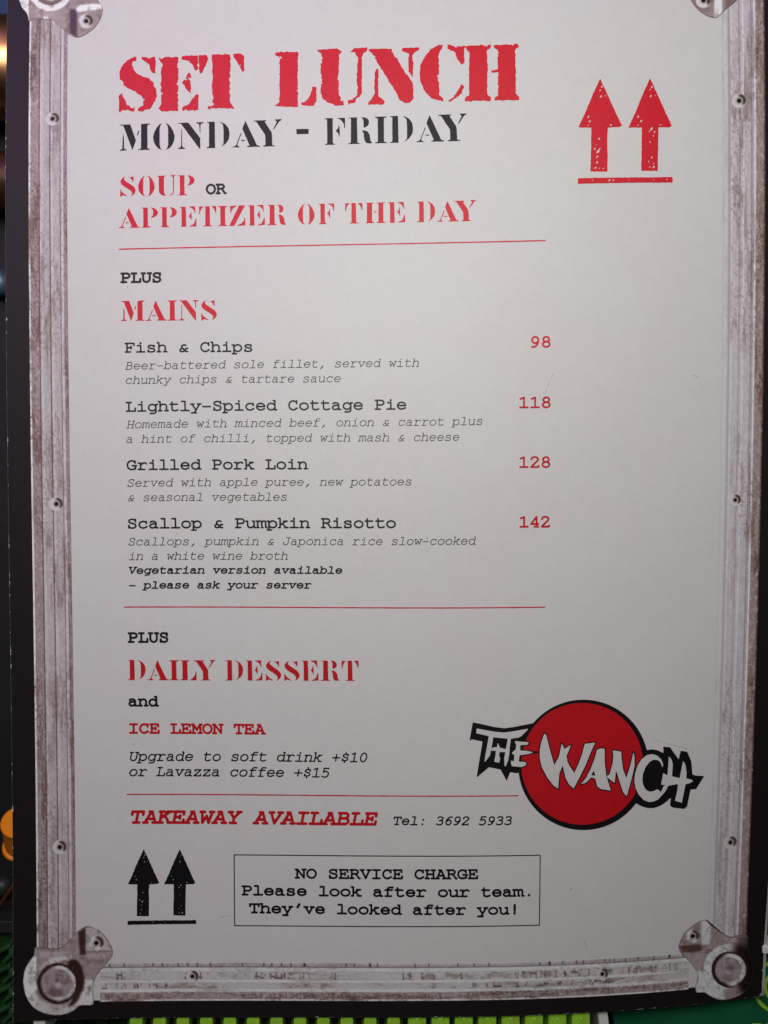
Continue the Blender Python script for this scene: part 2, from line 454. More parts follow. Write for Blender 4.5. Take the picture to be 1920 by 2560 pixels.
def plate(name, ox, oy, s, outline, painter, label=None):
    out = smooth_closed(outline, 3)
    T = traced(ox, oy, s, out)
    L = Layer(); b = bounds([T], 5)
    L.stamp(lambda P: sd_poly(P, T), *b, 2.2)
    def paint(X, Y):
        x, y = warp(X, Y)
        P = np.stack([(x-ox)*s, (y-oy)*s], -1)
        P0 = P
        P = P+np.stack([fbm(x/13, y/13, 0)-.5, fbm(x/13+50, y/13, 3)-.5], -1)*12+np.stack([fbm(x/3.5, y/3.5, 1)-.5, fbm(x/3.5+50, y/3.5, 2)-.5], -1)*7
        c = np.tile(np.array([156, 139, 137.]), (len(X), 1))
        c = c*(1+(fbm(P[:, 0]/40+7, P[:, 1]/40, 1)-0.5)*0.22)[:, None]
        c = painter(c, P)
        e = -sd_poly(P0, out)+(fbm(P[:, 0]/30, P[:, 1]/30, 2)-.4)*14
        c = blend(c, (84, 66, 62), ss(10, 0, e)*0.7)
        c = c*(1+(fbm(x/2.6, y/2.6, 4)-0.5)*0.20)[:, None]
        st = fbm(x/13+3, y/13, 5)
        c = blend(c, (90, 62, 52), np.clip((st-0.54)*5, 0, 1)*0.35)
        c = np.array([126., 118, 115])+(c-np.array([126., 118, 115]))*1.12
        return ink(np.clip(c, 6, 238))
    o = L.build(name, M_photo, card, 0.00012, paint)
    if label: o['label'] = label
    return o

def bl(c, P):
    x, y = P[:, 0], P[:, 1]
    R = np.hypot(x-600, y-825)
    c = blend(c, (140, 120, 117), ss(470, 450, y)*0+in_poly(P, [(380, 450), (620, 450), (600, 480), (380, 490)], 10)*.8)
    c = blend(c, (192, 180, 179), in_poly(P, [(400, 490), (700, 500), (640, 540), (420, 560)], 22)*.7)
    c = blend(c, (208, 203, 198), in_poly(P, [(520, 560), (740, 535), (760, 580), (640, 590), (470, 640), (400, 680)], 14)*.9)
    c = blend(c, (58, 40, 35), in_poly(P, smooth_closed([(735, 575), (800, 590), (850, 660), (872, 770), (865, 860), (820, 960), (765, 1040), (705, 1085), (700, 1060), (745, 1000), (780, 880), (778, 760), (700, 640)]), 12))
    c = blend(c, (222, 219, 213), ss(385, 368, x)*ss(520, 560, y))
    c = blend(c, (204, 198, 192), in_poly(P, smooth_closed([(360, 900), (420, 985), (520, 1040), (650, 1050), (760, 1065), (790, 1085), (700, 1140), (560, 1155), (400, 1115), (300, 1020)]), 18)*.85)
    c = blend(c, (168, 150, 147), disc(P, 580, 1070, 60, 40)*.6)
    c = blend(c, (56, 38, 33), ss(218, 208, R)*ss(164, 180, R))
    c = blend(c, (205, 200, 196), ss(190, 182, R)*ss(142, 158, R)*np.maximum(sector(P, 600, 825, -110, 60, 60), .25))
    c = blend(c, (204, 198, 193), disc(P, 610, 960, 45, 25)*.8)
    c = blend(c, (158, 141, 143), disc(P, 590, 820, 146, 8))
    c = blend(c, (112, 92, 90), disc(P, 575, 915, 70, 45)*disc(P, 590, 820, 146, 8)*.7)
    c = blend(c, (205, 198, 196), disc(P, 605, 838, 34, 30)*.7)
    c = blend(c, (100, 78, 74), disc(P, 592, 795, 20, 16)*.8)
    c = blend(c, (206, 202, 197), in_poly(P, [(885, 780), (960, 790), (968, 1050), (765, 1056), (815, 1000), (862, 910)], 8))
    c = blend(c, (96, 78, 75), in_poly(P, [(905, 860), (945, 840), (950, 900), (920, 915)], 14)*.6)
    c = blend(c, (70, 50, 45), in_poly(P, [(812, 290), (885, 245), (888, 520), (830, 530)], 8))
    c = blend(c, (190, 178, 178), in_poly(P, [(893, 235), (1000, 250), (1100, 340), (1165, 470), (1140, 480), (895, 490)], 10)*.75)
    c = blend(c, (122, 102, 99), in_poly(P, [(895, 488), (1150, 480), (1150, 492), (897, 505)], 6)*.9)
    c = blend(c, (190, 178, 177), in_poly(P, [(900, 520), (1130, 505), (1080, 560), (920, 580)], 16)*.5)
    c = blend(c, (128, 107, 104), in_poly(P, [(830, 560), (1090, 580), (1060, 620), (900, 600)], 18)*.6)
    return rivet_paint(c, P, 1002, 405, 76)
plate('corner_plate', 0, 2260, 4.1475, [(375, 445), (355, 490), (350, 535), (300, 600), (258, 680), (240, 780), (248, 880), (280, 980),
      (335, 1060), (400, 1110), (480, 1140), (560, 1154), (640, 1150), (720, 1128), (785, 1090), (830, 1054), (900, 1050), (962, 1046),
      (970, 1000), (966, 880), (977, 800), (1003, 742), (1050, 680), (1105, 615), (1152, 560), (1170, 510), (1160, 450), (1130, 390),
      (1090, 330), (1030, 275), (960, 240), (895, 230), (850, 250), (790, 295), (740, 350), (680, 410), (620, 452), (520, 458)], bl)

def br(c, P):
    x, y = P[:, 0], P[:, 1]
    R = np.hypot(x-1160, y-850)
    c = blend(c, (196, 186, 184), in_poly(P, [(1080, 440), (1260, 440), (1260, 500), (1100, 500)], 20)*.6)
    c = blend(c, (110, 88, 84), in_poly(P, [(1230, 410), (1400, 410), (1400, 500), (1260, 470)], 22)*.7)
    left = sector(P, 1160, 850, 95, 275, 40)
    c = blend(c, (208, 206, 205), ss(345, 325, R)*ss(222, 240, R)*left)
    c = blend(c, (206, 203, 201), in_poly(P, [(725, 870), (820, 860), (860, 1010), (980, 1130), (1110, 1200), (1090, 1245), (900, 1190), (830, 1150), (735, 1150), (715, 1080), (760, 980)], 14))
    c = blend(c, (150, 130, 128), in_poly(P, [(1080, 1110), (1220, 1090), (1320, 1090), (1250, 1200), (1110, 1235)], 20)*.9)
    c = blend(c, (44, 30, 26), ss(208, 222, R)*sector(P, 1160, 850, -75, 62, 30)*ss(420, 300, R))
    c = blend(c, (30, 21, 18), ss(250, 300, R)*sector(P, 1160, 850, -60, 55, 30)*.9)
    c = blend(c, (60, 43, 40), ss(240, 230, R)*ss(178, 196, R)*sector(P, 1160, 850, 80, 300, 40))
    c = blend(c, (204, 201, 200), ss(212, 204, R)*ss(150, 162, R)*sector(P, 1160, 850, -110, 95, 40))
    c = blend(c, (164, 148, 151), disc(P, 1148, 855, 154, 8))
    c = blend(c, (126, 104, 105), disc(P, 1140, 960, 75, 45)*disc(P, 1148, 855, 154, 8)*.6)
    c = blend(c, (120, 96, 98), disc(P, 1158, 832, 46, 34)*.9)
    c = blend(c, (196, 186, 186), disc(P, 1145, 885, 30, 26)*.6)
    c = blend(c, (206, 203, 203), in_poly(P, [(795, 215), (870, 215), (915, 300), (910, 520), (800, 535), (790, 400)], 12)*.9)
    c = blend(c, (92, 70, 66), in_poly(P, [(495, 545), (780, 520), (810, 600), (700, 625), (560, 625)], 10))
    c = blend(c, (170, 152, 151), in_poly(P, [(620, 660), (810, 640), (790, 830), (730, 850)], 12)*.7)
    c = blend(c, (52, 36, 33), sd_seg_soft(P, [(860, 205), (930, 270), (1020, 340), (1110, 400), (1195, 432)], 12))
    return rivet_paint(c, P, 684, 415, 86)
def sd_seg_soft(P, pts, r):
    return ss(r*1.3, r*.6, sd_seg(P, pts))
plate('corner_plate', 1600, 2260, 5.184, [(865, 205), (800, 212), (700, 265), (605, 340), (545, 425), (502, 530), (502, 585), (545, 655), (625, 730),
      (685, 800), (722, 862), (745, 880), (742, 960), (722, 1050), (718, 1110), (740, 1150), (830, 1146), (900, 1190), (1000, 1235), (1090, 1242),
      (1200, 1222), (1300, 1180), (1390, 1105), (1440, 1000), (1465, 880), (1450, 750), (1405, 620), (1392, 540), (1396, 410), (1320, 400), (1240, 405),
      (1190, 430), (1100, 395), (1000, 315), (930, 255)], br)

def tl(c, P):
    x, y = P[:, 0], P[:, 1]
    R = np.hypot(x-650, y+150)
    c = blend(c, (186, 170, 169), disc(P, 600, 190, 160, 120)*.5)
    c = blend(c, (228, 226, 221), ss(378, 366, x))
    c = blend(c, (228, 225, 220), ss(300, 285, R)*ss(215, 230, R))
    c = blend(c, (120, 98, 96), ss(218, 208, R)*ss(150, 180, R)*.9)
    c = blend(c, (196, 184, 182), ss(165, 150, R))
    c = blend(c, (84, 66, 78), in_poly(P, [(915, 110), (985, 130), (1000, 180), (998, 478), (905, 440), (900, 200)], 14))
    c = blend(c, (228, 225, 220), in_poly(P, [(990, 105), (1040, 62), (1310, 40), (1330, 125), (1010, 152)], 10))
    c = blend(c, (150, 130, 126), in_poly(P, [(950, -20), (1250, -20), (1290, 40), (1000, 60)], 16)*.8)
    c = blend(c, (222, 214, 210), disc(P, 595, 238, 32, 14)*.9)
    c = blend(c, (140, 118, 118), in_poly(P, [(400, 225), (545, 225), (545, 262), (400, 262)], 12)*.8)
    c = blend(c, (214, 206, 202), sd_seg_soft(P, [(660, 250), (760, 330), (880, 432), (960, 475)], 6)*.8)
    return rivet_paint(c, P, 1115, 272, 92)
plate('corner_plate', 0, 0, 5.184, [(232, -60), (282, 92), (332, 155), (360, 200), (366, 262), (388, 272), (520, 254), (660, 250), (722, 292), (800, 368),
      (880, 435), (940, 470), (1000, 485), (1080, 462), (1160, 412), (1240, 342), (1300, 245), (1330, 150), (1322, 82), (1290, 35), (1240, -40),
      (1180, -110), (1120, -160), (1060, -230), (1030, -300), (1010, -420), (1010, -520), (870, -520), (760, -600), (620, -620), (450, -590), (320, -500), (250, -380), (220, -220)], tl)
def tr(c, P):
    c = blend(c, (120, 98, 98), disc(P, 520, 60, 150, 90)*.6)
    c = blend(c, (218, 214, 212), in_poly(P, [(695, -40), (800, -40), (805, 190), (745, 240), (695, 238)], 10))
    c = blend(c, (118, 96, 92), in_poly(P, [(830, -40), (1040, -40), (960, 30), (850, 120)], 20)*.7)
    c = blend(c, (60, 42, 40), sd_seg_soft(P, [(800, 182), (880, 115), (960, 50), (1040, -10)], 10))
    return rivet_paint(c, P, 545, 5, 105)
plate('corner_plate', 1660, 0, 5.53, [(350, -40), (372, 5), (425, 82), (500, 160), (600, 220), (690, 246), (745, 236), (800, 184), (880, 112), (960, 48), (1030, -8),
      (1150, -40), (1300, -60), (1378, -60), (1400, -200), (1440, -340), (1420, -520), (1300, -640), (1120, -680), (960, -640), (820, -580), (700, -580), (690, -480),
      (640, -380), (560, -300), (470, -230), (390, -150)], tr)

def rivet(px, py, r):
    X0, Y0 = [float(q) for q in unwarp(px, py)]
    L = Layer(); L.stamp(lambda P: np.hypot(P[..., 0]-X0, P[..., 1]-Y0)-r, X0-r-3, Y0-r-3, X0+r+3, Y0+r+3, 1.5)
    def paint(X, Y):
        P = np.stack([X, Y], -1); c = np.tile(np.array([196., 188, 186]), (len(X), 1))
        return ink(rivet_paint(c, P, X0, Y0, r*.98))
    L.build('rivet', M_photo, card, 0.00012, paint)
for px, py, r in ((131.5, 297, 17.5), (141, 1260, 17.5), (149.5, 2118, 18), (1848, 252, 18), (1838, 1250, 15), (1826, 2106, 17), (481, 2441, 16), (1506, 2435, 16)):
    rivet(px, py, r)

# ------------------------------------------------------------------ slab-serif typewriter lettering as strokes (600 wide, capitals 570 high)
def arc(cx, cy, rx, ry, a0, a1, n=14):
    return [(cx+rx*math.cos(math.radians(a0+(a1-a0)*i/n)), cy+ry*math.sin(math.radians(a0+(a1-a0)*i/n))) for i in range(n+1)]
def curve(pts, n=4):
    p = np.array(pts, float); p = np.vstack([2*p[0]-p[1], p, 2*p[-1]-p[-2]]); out = []
    for i in range(1, len(p)-2):
        p0, p1, p2, p3 = p[i-1:i+3]
        for j in range(n):
            t = j/n
            out.append(tuple(0.5*((2*p1)+(-p0+p2)*t+(2*p0-5*p1+4*p2-p3)*t*t+(-p0+3*p1-3*p2+p3)*t**3)))
    return out+[tuple(p[-2])]
def el(cx, cy, rx, ry): return arc(cx, cy, rx, ry, 0, 360, 26)
S6 = curve([(490, 585), (400, 600), (280, 545), (185, 420), (140, 270), (150, 130), (210, 25), (310, -8), (420, 30), (475, 125), (475, 220), (420, 325), (325, 370), (235, 345), (160, 265), (143, 215)])
SBIG = [(480, 440), (440, 520), (370, 565), (290, 575), (190, 555), (125, 490), (122, 420), (170, 355), (290, 308), (420, 268), (488, 205), (492, 120), (440, 35), (330, -5), (240, 2), (160, 45), (110, 130)]
G = {
'A': [[(190, 570), (320, 570)], [(280, 570), (75, 0)], [(312, 570), (525, 0)], [(150, 190), (450, 190)], [(10, 0), (190, 0)], [(410, 0), (590, 0)]],
'B': [[(50, 570)]+arc(340, 435, 130, 135, 90, -90), [(130, 570), (130, 0)], [(130, 300)]+arc(365, 150, 155, 150, 90, -90)+[(50, 0)]],
'C': [arc(305, 285, 235, 290, 40, 318, 20)+[(525, 95)], [(495, 570), (495, 400)]],
'E': [[(50, 570), (495, 570), (495, 430)], [(130, 570), (130, 0)], [(50, 0), (525, 0), (525, 150)], [(130, 295), (355, 295)], [(355, 370), (355, 220)]],
'F': [[(50, 570), (530, 570), (530, 430)], [(140, 570), (140, 0)], [(50, 0), (330, 0)], [(140, 285), (370, 285)], [(370, 360), (370, 210)]],
'G': [arc(295, 285, 235, 290, 42, 300, 20)+[(470, 25), (510, 60), (510, 250)], [(490, 565), (490, 415)], [(340, 250), (575, 250)]],
'H': [[(40, 570), (230, 570)], [(370, 570), (560, 570)], [(120, 570), (120, 0)], [(480, 570), (480, 0)], [(120, 290), (480, 290)], [(40, 0), (230, 0)], [(370, 0), (560, 0)]],
'I': [[(110, 570), (490, 570)], [(300, 570), (300, 0)], [(110, 0), (490, 0)]],
'J': [[(240, 570), (560, 570)], [(430, 570)]+arc(250, 170, 180, 175, 0, -180)+[(70, 230)]],
'K': [[(40, 570), (240, 570)], [(120, 570), (120, 0)], [(40, 0), (240, 0)], [(360, 570), (550, 570)], [(480, 570), (120, 235)], curve([(220, 328), (310, 298), (385, 220), (445, 105), (490, 0)]), [(465, 0), (575, 0)]],
'L': [[(50, 570), (320, 570)], [(185, 570), (185, 0)], [(50, 0), (540, 0), (540, 190)]],
'M': [[(20, 570), (125, 570), (300, 200), (475, 570), (580, 570)], [(100, 570), (100, 0)], [(500, 570), (500, 0)], [(20, 0), (210, 0)], [(390, 0), (580, 0)]],
'N': [[(20, 570), (130, 570), (480, 0)], [(110, 570), (110, 0)], [(480, 570), (480, 0)], [(20, 0), (210, 0)], [(390, 570), (580, 570)]],
'O': [el(300, 285, 242, 292)],
'P': [[(55, 570)]+arc(350, 420, 170, 150, 90, -90)+[(150, 270)], [(150, 570), (150, 0)], [(55, 0), (330, 0)]],
'R': [[(40, 570)]+arc(330, 435, 150, 135, 90, -90)+[(130, 300)], [(130, 570), (130, 0)], [(40, 0), (230, 0)], curve([(290, 300), (380, 250), (450, 140), (520, 0)])+[(585, 0)]],
'S': [curve(SBIG, 2), [(480, 570), (480, 410)], [(110, 170), (110, 0)]],
'T': [[(60, 420), (60, 570), (540, 570), (540, 420)], [(300, 570), (300, 0)], [(170, 0), (430, 0)]],
'U': [[(30, 570), (220, 570)], [(380, 570), (570, 570)], [(110, 570)]+arc(300, 200, 190, 205, 180, 360)+[(490, 570)]],
'V': [[(10, 570), (200, 570)], [(400, 570), (590, 570)], [(80, 570), (300, 0), (520, 570)]],
'W': [[(10, 570), (190, 570)], [(410, 570), (590, 570)], [(80, 570), (165, 0), (300, 360), (435, 0), (520, 570)]],
'Y': [[(30, 570), (200, 570)], [(400, 570), (570, 570)], [(90, 570), (300, 260), (510, 570)], [(300, 260), (300, 0)], [(170, 0), (430, 0)]],
'a': [curve([(105, 375), (175, 420), (275, 428), (370, 400), (420, 320)])+[(420, 0), (530, 0)], curve([(420, 250), (300, 265), (170, 240), (92, 170), (82, 110), (125, 30), (220, -5), (325, 25), (420, 105)])],
'b': [[(10, 600), (110, 600), (110, 0)], [(10, 0), (110, 0)], el(318, 210, 208, 217)],
'c': [arc(310, 212, 222, 217, 38, 318, 18)+[(515, 90)], [(485, 425), (485, 290)]],
'd': [[(400, 600), (490, 600), (490, 0), (580, 0)], el(283, 210, 208, 217)],
'e': [[(78, 222), (520, 222)], arc(300, 214, 220, 216, 2, 312, 20)+[(505, 75)]],
'f': [[(110, 0), (430, 0)], [(230, 0)]+curve([(230, 460), (252, 545), (320, 592), (420, 602), (520, 590)]), [(100, 420), (480, 420)]],
'g': [el(280, 215, 203, 210), [(485, 420)]+curve([(485, -40), (465, -110), (400, -155), (300, -165), (170, -162)]), [(485, 420), (580, 420)]],
'h': [[(30, 600), (120, 600), (120, 0)], [(30, 0), (210, 0)], curve([(120, 295), (185, 385), (290, 428), (400, 410), (465, 345), (475, 250)])+[(475, 0)], [(390, 0), (565, 0)]],
'i': [[(130, 420), (305, 420), (305, 0)], [(90, 0), (520, 0)], ('dot', 300, 575)],
'k': [[(40, 600), (130, 600), (130, 0)], [(40, 0), (130, 0)], [(330, 420), (520, 420)], [(450, 420), (130, 170)], [(250, 265), (450, 0)], [(380, 0), (560, 0)]],
'l': [[(120, 600), (305, 600), (305, 0)], [(80, 0), (530, 0)]],
'm': [[(0, 420), (80, 420), (80, 0)], [(0, 0), (150, 0)], curve([(80, 325), (130, 405), (205, 428), (275, 400), (305, 320)])+[(305, 0), (370, 0)], curve([(305, 325), (360, 405), (435, 428), (500, 400), (525, 320)])+[(525, 0), (600, 0)]],
'n': [[(40, 420), (125, 420), (125, 0)], [(40, 0), (215, 0)], curve([(125, 295), (190, 385), (300, 428), (400, 410), (465, 345), (475, 250)])+[(475, 0)], [(390, 0), (560, 0)]],
'o': [el(300, 212, 228, 217)],
'p': [[(10, 420), (105, 420), (105, -160)], [(10, -160), (240, -160)], el(315, 212, 210, 217)],
'r': [[(70, 420), (200, 420), (200, 0)], [(70, 0), (420, 0)], curve([(200, 270), (280, 370), (380, 425), (465, 425), (530, 372)])],
's': [[(455, 420), (455, 320)], curve([(455, 340), (400, 405), (300, 428), (190, 415), (132, 362), (132, 310), (180, 257), (300, 227), (420, 195), (478, 140), (478, 80), (420, 14), (300, -5), (190, 8), (122, 90)], 2), [(122, 120), (122, 0)]],
't': [[(180, 560)]+curve([(180, 115), (210, 32), (290, -4), (400, 2), (510, 48)]), [(70, 420), (470, 420)]],
'u': [[(30, 420), (120, 420)]+curve([(120, 150), (150, 52), (230, -2), (330, 5), (420, 60), (480, 130)]), [(390, 420), (480, 420), (480, 0), (560, 0)]],
'v': [[(30, 420), (220, 420)], [(380, 420), (570, 420)], [(100, 420), (300, 0), (500, 420)]],
'w': [[(10, 420), (190, 420)], [(410, 420), (590, 420)], [(80, 420), (175, 0), (300, 330), (425, 0), (520, 420)]],
'y': [[(20, 420), (200, 420)], [(400, 420), (580, 420)], [(90, 420), (310, 20)], [(510, 420), (220, -160)], [(60, -160), (330, -160)]],
'z': [[(110, 320), (110, 420), (480, 420), (100, 0), (510, 0), (510, 110)]],
'0': [el(300, 297, 192, 305)],
'1': [[(110, 520), (300, 600), (300, 0)], [(90, 0), (510, 0)]],
'2': [curve([(105, 465), (135, 555), (220, 602), (310, 605), (410, 575), (468, 495), (448, 405), (360, 300), (230, 165), (100, 25)])+[(100, 0), (500, 0), (500, 70)]],
'3': [curve([(110, 535), (200, 595), (310, 602), (420, 568), (458, 480), (430, 385), (340, 328), (240, 322)]), curve([(340, 326), (450, 280), (493, 180), (470, 70), (370, 2), (250, -8), (90, 52)])],
'4': [[(385, 600), (100, 185), (100, 170), (490, 170)], [(400, 600), (400, 0)], [(385, 600), (400, 600)], [(280, 0), (490, 0)]],
'5': [[(460, 600), (150, 600), (150, 325)], curve([(150, 340), (240, 382), (340, 384), (440, 330), (490, 220), (470, 90), (370, 2), (240, -8), (90, 50)])],
'6': [S6], '9': [[(615-x, 595-y) for x, y in S6]],
'8': [el(300, 455, 160, 147), el(300, 150, 190, 158)],
'&': [curve([(430, 415), (335, 440), (230, 405), (190, 335), (215, 265), (300, 150), (420, 5)])+[(520, 0)], curve([(262, 225), (155, 190), (100, 110), (130, 28), (220, -6), (310, 22), (380, 95), (425, 205)])+[(520, 205)]],
'-': [[(95, 245), (505, 245)]], ',': [('blob', [(345, 100), (215, -120)])], ':': [('dot', 300, 380), ('dot', 300, 35)],
'+': [[(300, 480), (300, 40)], [(70, 260), (530, 260)]], '.': [('dot', 300, 35)],
'$': [curve([(x*.85+45, y*.78+60) for x, y in SBIG], 2), [(453, 505), (453, 385)], [(138, 190), (138, 60)], [(300, 640), (300, 520)], [(300, 60), (300, -70)]],
"'": [('blob', [(360, 600), (265, 400)])], '!': [('blob', [(300, 590), (300, 210)]), ('dot', 300, 30)],
}
def typed(L, s, inkL, inkR, yL, yR, cap, hw, slant=0.0, cell=1.0):
    """one typed line: measured ink ends and baseline, straightened onto the sheet"""
    aX, aY = unwarp(inkL, yL); bX, bY = unwarp(inkR, yR); aX, aY, bX, bY = map(float, (aX, aY, bX, bY))
    ys = (cap-2*hw)/570.0; n = len(s)
    def pts(ch): return [q for k in G[ch] for q in (k if not isinstance(k, tuple) else ([(k[1], k[2])] if k[0] == 'dot' else k[1]))]
    p = (bX-aX)/n
    for _ in range(6):
        lo = min(p*x/600+slant*(y*ys) for x, y in pts(s[0]))-hw
        hi = max(p*x/600+slant*(y*ys) for x, y in pts(s[-1]))+hw
        p += ((bX-aX)-((n-1)*p+hi-lo))/n
    x0 = aX-lo
    for i, ch in enumerate(s):
        if ch == ' ': continue
        def base(x): return aY+(bY-aY)*(x-aX)/(bX-aX)
        ox = x0+i*p; oy = base(ox+p/2)
        tr_ = lambda q: (ox+p*q[0]/600+slant*q[1]*ys, oy-hw-q[1]*ys)
        strokes = []
        for k in G[ch]:
            if isinstance(k, tuple):
                if k[0] == 'dot': strokes.append(([tr_((k[1], k[2]))]*2, hw*1.15+0.5))
                else: strokes.append(([tr_(q) for q in k[1]], hw*1.15+0.25))
            else: strokes.append(([tr_(q) for q in k], hw))
        def f(P):
            d = None
            for st, r in strokes:
                e = sd_seg(P, st)-r; d = e if d is None else np.minimum(d, e)
            return d+(NZ[6](P[..., 0]/3.0, P[..., 1]/3.0)-0.5)*0.2
        L.stamp(f, *bounds([st for st, r in strokes], hw*1.6+1.6), cell)
def line(name, s, inkL, inkR, yL, yR, cap, hw, m, slant=0.0, cell=1.0, parent=None):
    L = Layer(); typed(L, s, inkL, inkR, yL, yR, cap, hw, slant, cell)
    return L.build(name, m, parent or card, 0.00006)
IT = 0.21
line('joining_word', 'OR', 514.5, 567, 486.4, 485.4, 27.3, 2.75, M_black)
line('course_word', 'PLUS', 300.8, 403.5, 708, 707, 27.4, 2.8, M_black)
line('dish_name', 'Fish & Chips', 311.5, 631, 882, 880, 25.8, 2.05, M_black)
line('dish_name', 'Lightly-Spiced Cottage Pie', 314.2, 1016, 1030, 1024.3, 26, 2.05, M_black)
line('dish_name', 'Grilled Pork Loin', 316.6, 770.6, 1176, 1173.7, 26, 2.1, M_black)
line('dish_name', 'Scallop & Pumpkin Risotto', 320, 990, 1322.2, 1320.8, 26, 2.15, M_black)
line('price', '98', 1327.5, 1376.7, 869.5, 869, 27.8, 2.3, M_red)
line('price', '118', 1298, 1376.7, 1020.8, 1020.3, 27.8, 2.3, M_dkred)
line('price', '128', 1298, 1375.8, 1170, 1169.7, 27.8, 2.3, M_dkred)
line('price', '142', 1298.5, 1375, 1319.3, 1319, 27.8, 2.4, M_dkred)
def lines(name, rows, cap, hw, m, slant=IT):
    L = Layer()
    for r in rows: typed(L, r[0], *r[1:], cap, hw, slant, 0.9)
    L.build(name, m, card, 0.00006)
lines('dish_description', [('Beer-battered sole fillet, served with', 312.8, 1047.8, 924.4, 916.6), ('chunky chips & tartare sauce', 314.4, 851.6, 960.2, 955.5)], 19.5, 0.92, M_grey)
lines('dish_description', [('Homemade with minced beef, onion & carrot plus', 316, 1206.2, 1071, 1062.4), ('a hint of chilli, topped with mash & cheese', 316, 1148.3, 1107.6, 1102)], 19.5, 0.92, M_grey)
lines('dish_description', [('Served with apple puree, new potatoes', 318.6, 1028.7, 1217.2, 1213.6), ('& seasonal vegetables', 320.3, 717.4, 1253.5, 1252)], 19.5, 0.94, M_grey)
lines('dish_description', [('Scallops, pumpkin & Japonica rice slow-cooked', 321, 1189.8, 1364.2, 1361.8), ('in a white wine broth', 321.9, 719.7, 1400.4, 1399.4)], 19.5, 0.97, M_grey)
lines('vegetarian_note', [('Vegetarian version available', 321.9, 856, 1435.4, 1435), ('- please ask your server', 322.6, 779.3, 1472.6, 1472)], 18.8, 1.75, M_black)
line('course_word', 'PLUS', 319.3, 421, 1607.6, 1607.4, 27.4, 2.8, M_black)
line('joining_word', 'and', 320.7, 397.5, 1766.7, 1766.9, 26.5, 2.7, M_black)
line('drink_name', 'ICE LEMON TEA', 323, 665.2, 1834.8, 1836.8, 26.9, 2.8, M_dkred)
lines('upgrade_note', [('Upgrade to soft drink +$10', 324.7, 918.5, 1903.2, 1906), ('or Lavazza coffee +$15', 323, 824.3, 1941, 1944.2)], 23.8, 1.75, M_black)
line('takeaway_note', 'TAKEAWAY AVAILABLE', 327, 945.2, 2060, 2064.6, 34.3, 3.6, M_dkred, IT)
line('telephone_number', 'Tel: 3692 5933', 983.8, 1279.7, 2063.1, 2062.8, 22, 1.85, M_black, IT)
lines('service_note', [('NO SERVICE CHARGE', 736.5, 1195.4, 2196.9, 2198.3), ('Please look after our team.', 603.8, 1325, 2239, 2241.8), ("They've looked after you!", 622.5, 1289, 2283.6, 2286.8)], 25.9, 2.6, M_black, 0)

# ---- rules and the box
def rule(name, X0, X1, Y, hw, m):
    L = Layer()
    L.stamp(lambda P: sd_seg(P, [(X0, Y), (X1, Y)])-hw+(NZ[2](P[..., 0]/14., P[..., 1]/3.)-.5)*.5, X0-3, Y-4, X1+3, Y+4, 1.3)
    L.build(name, m, card, 0.00006)
rule('ruled_line', 307, 1363.7, 612.9, 1.45, M_red)
rule('ruled_line', 306.8, 1363.7, 1518.8, 1.4, M_dkred)
rule('ruled_line', 306.8, float(unwarp(1295, 1990)[0]), 1988.7, 1.4, M_dkred)
def box():
    L = Layer(); a, b, c, d = 574.4, 2139.0, 1356.5, 2315.6; hw = 1.3
    ring = [(a, b), (c, b), (c, d), (a, d), (a, b)]
    f = lambda P: sd_seg(P, ring)-hw
    L.stamp(f, a-4, b-4, a+4.4, d+4.4, 1.4); L.stamp(f, c-4, b-4, c+4.4, d+4.4, 1.4)
    L.stamp(f, a+4.4, b-4, c-4, b+4.4, 1.4); L.stamp(f, a+4.4, d-4, c-4, d+4.4, 1.4)
    L.build('box_outline', M_black, card, 0.00006)
box()

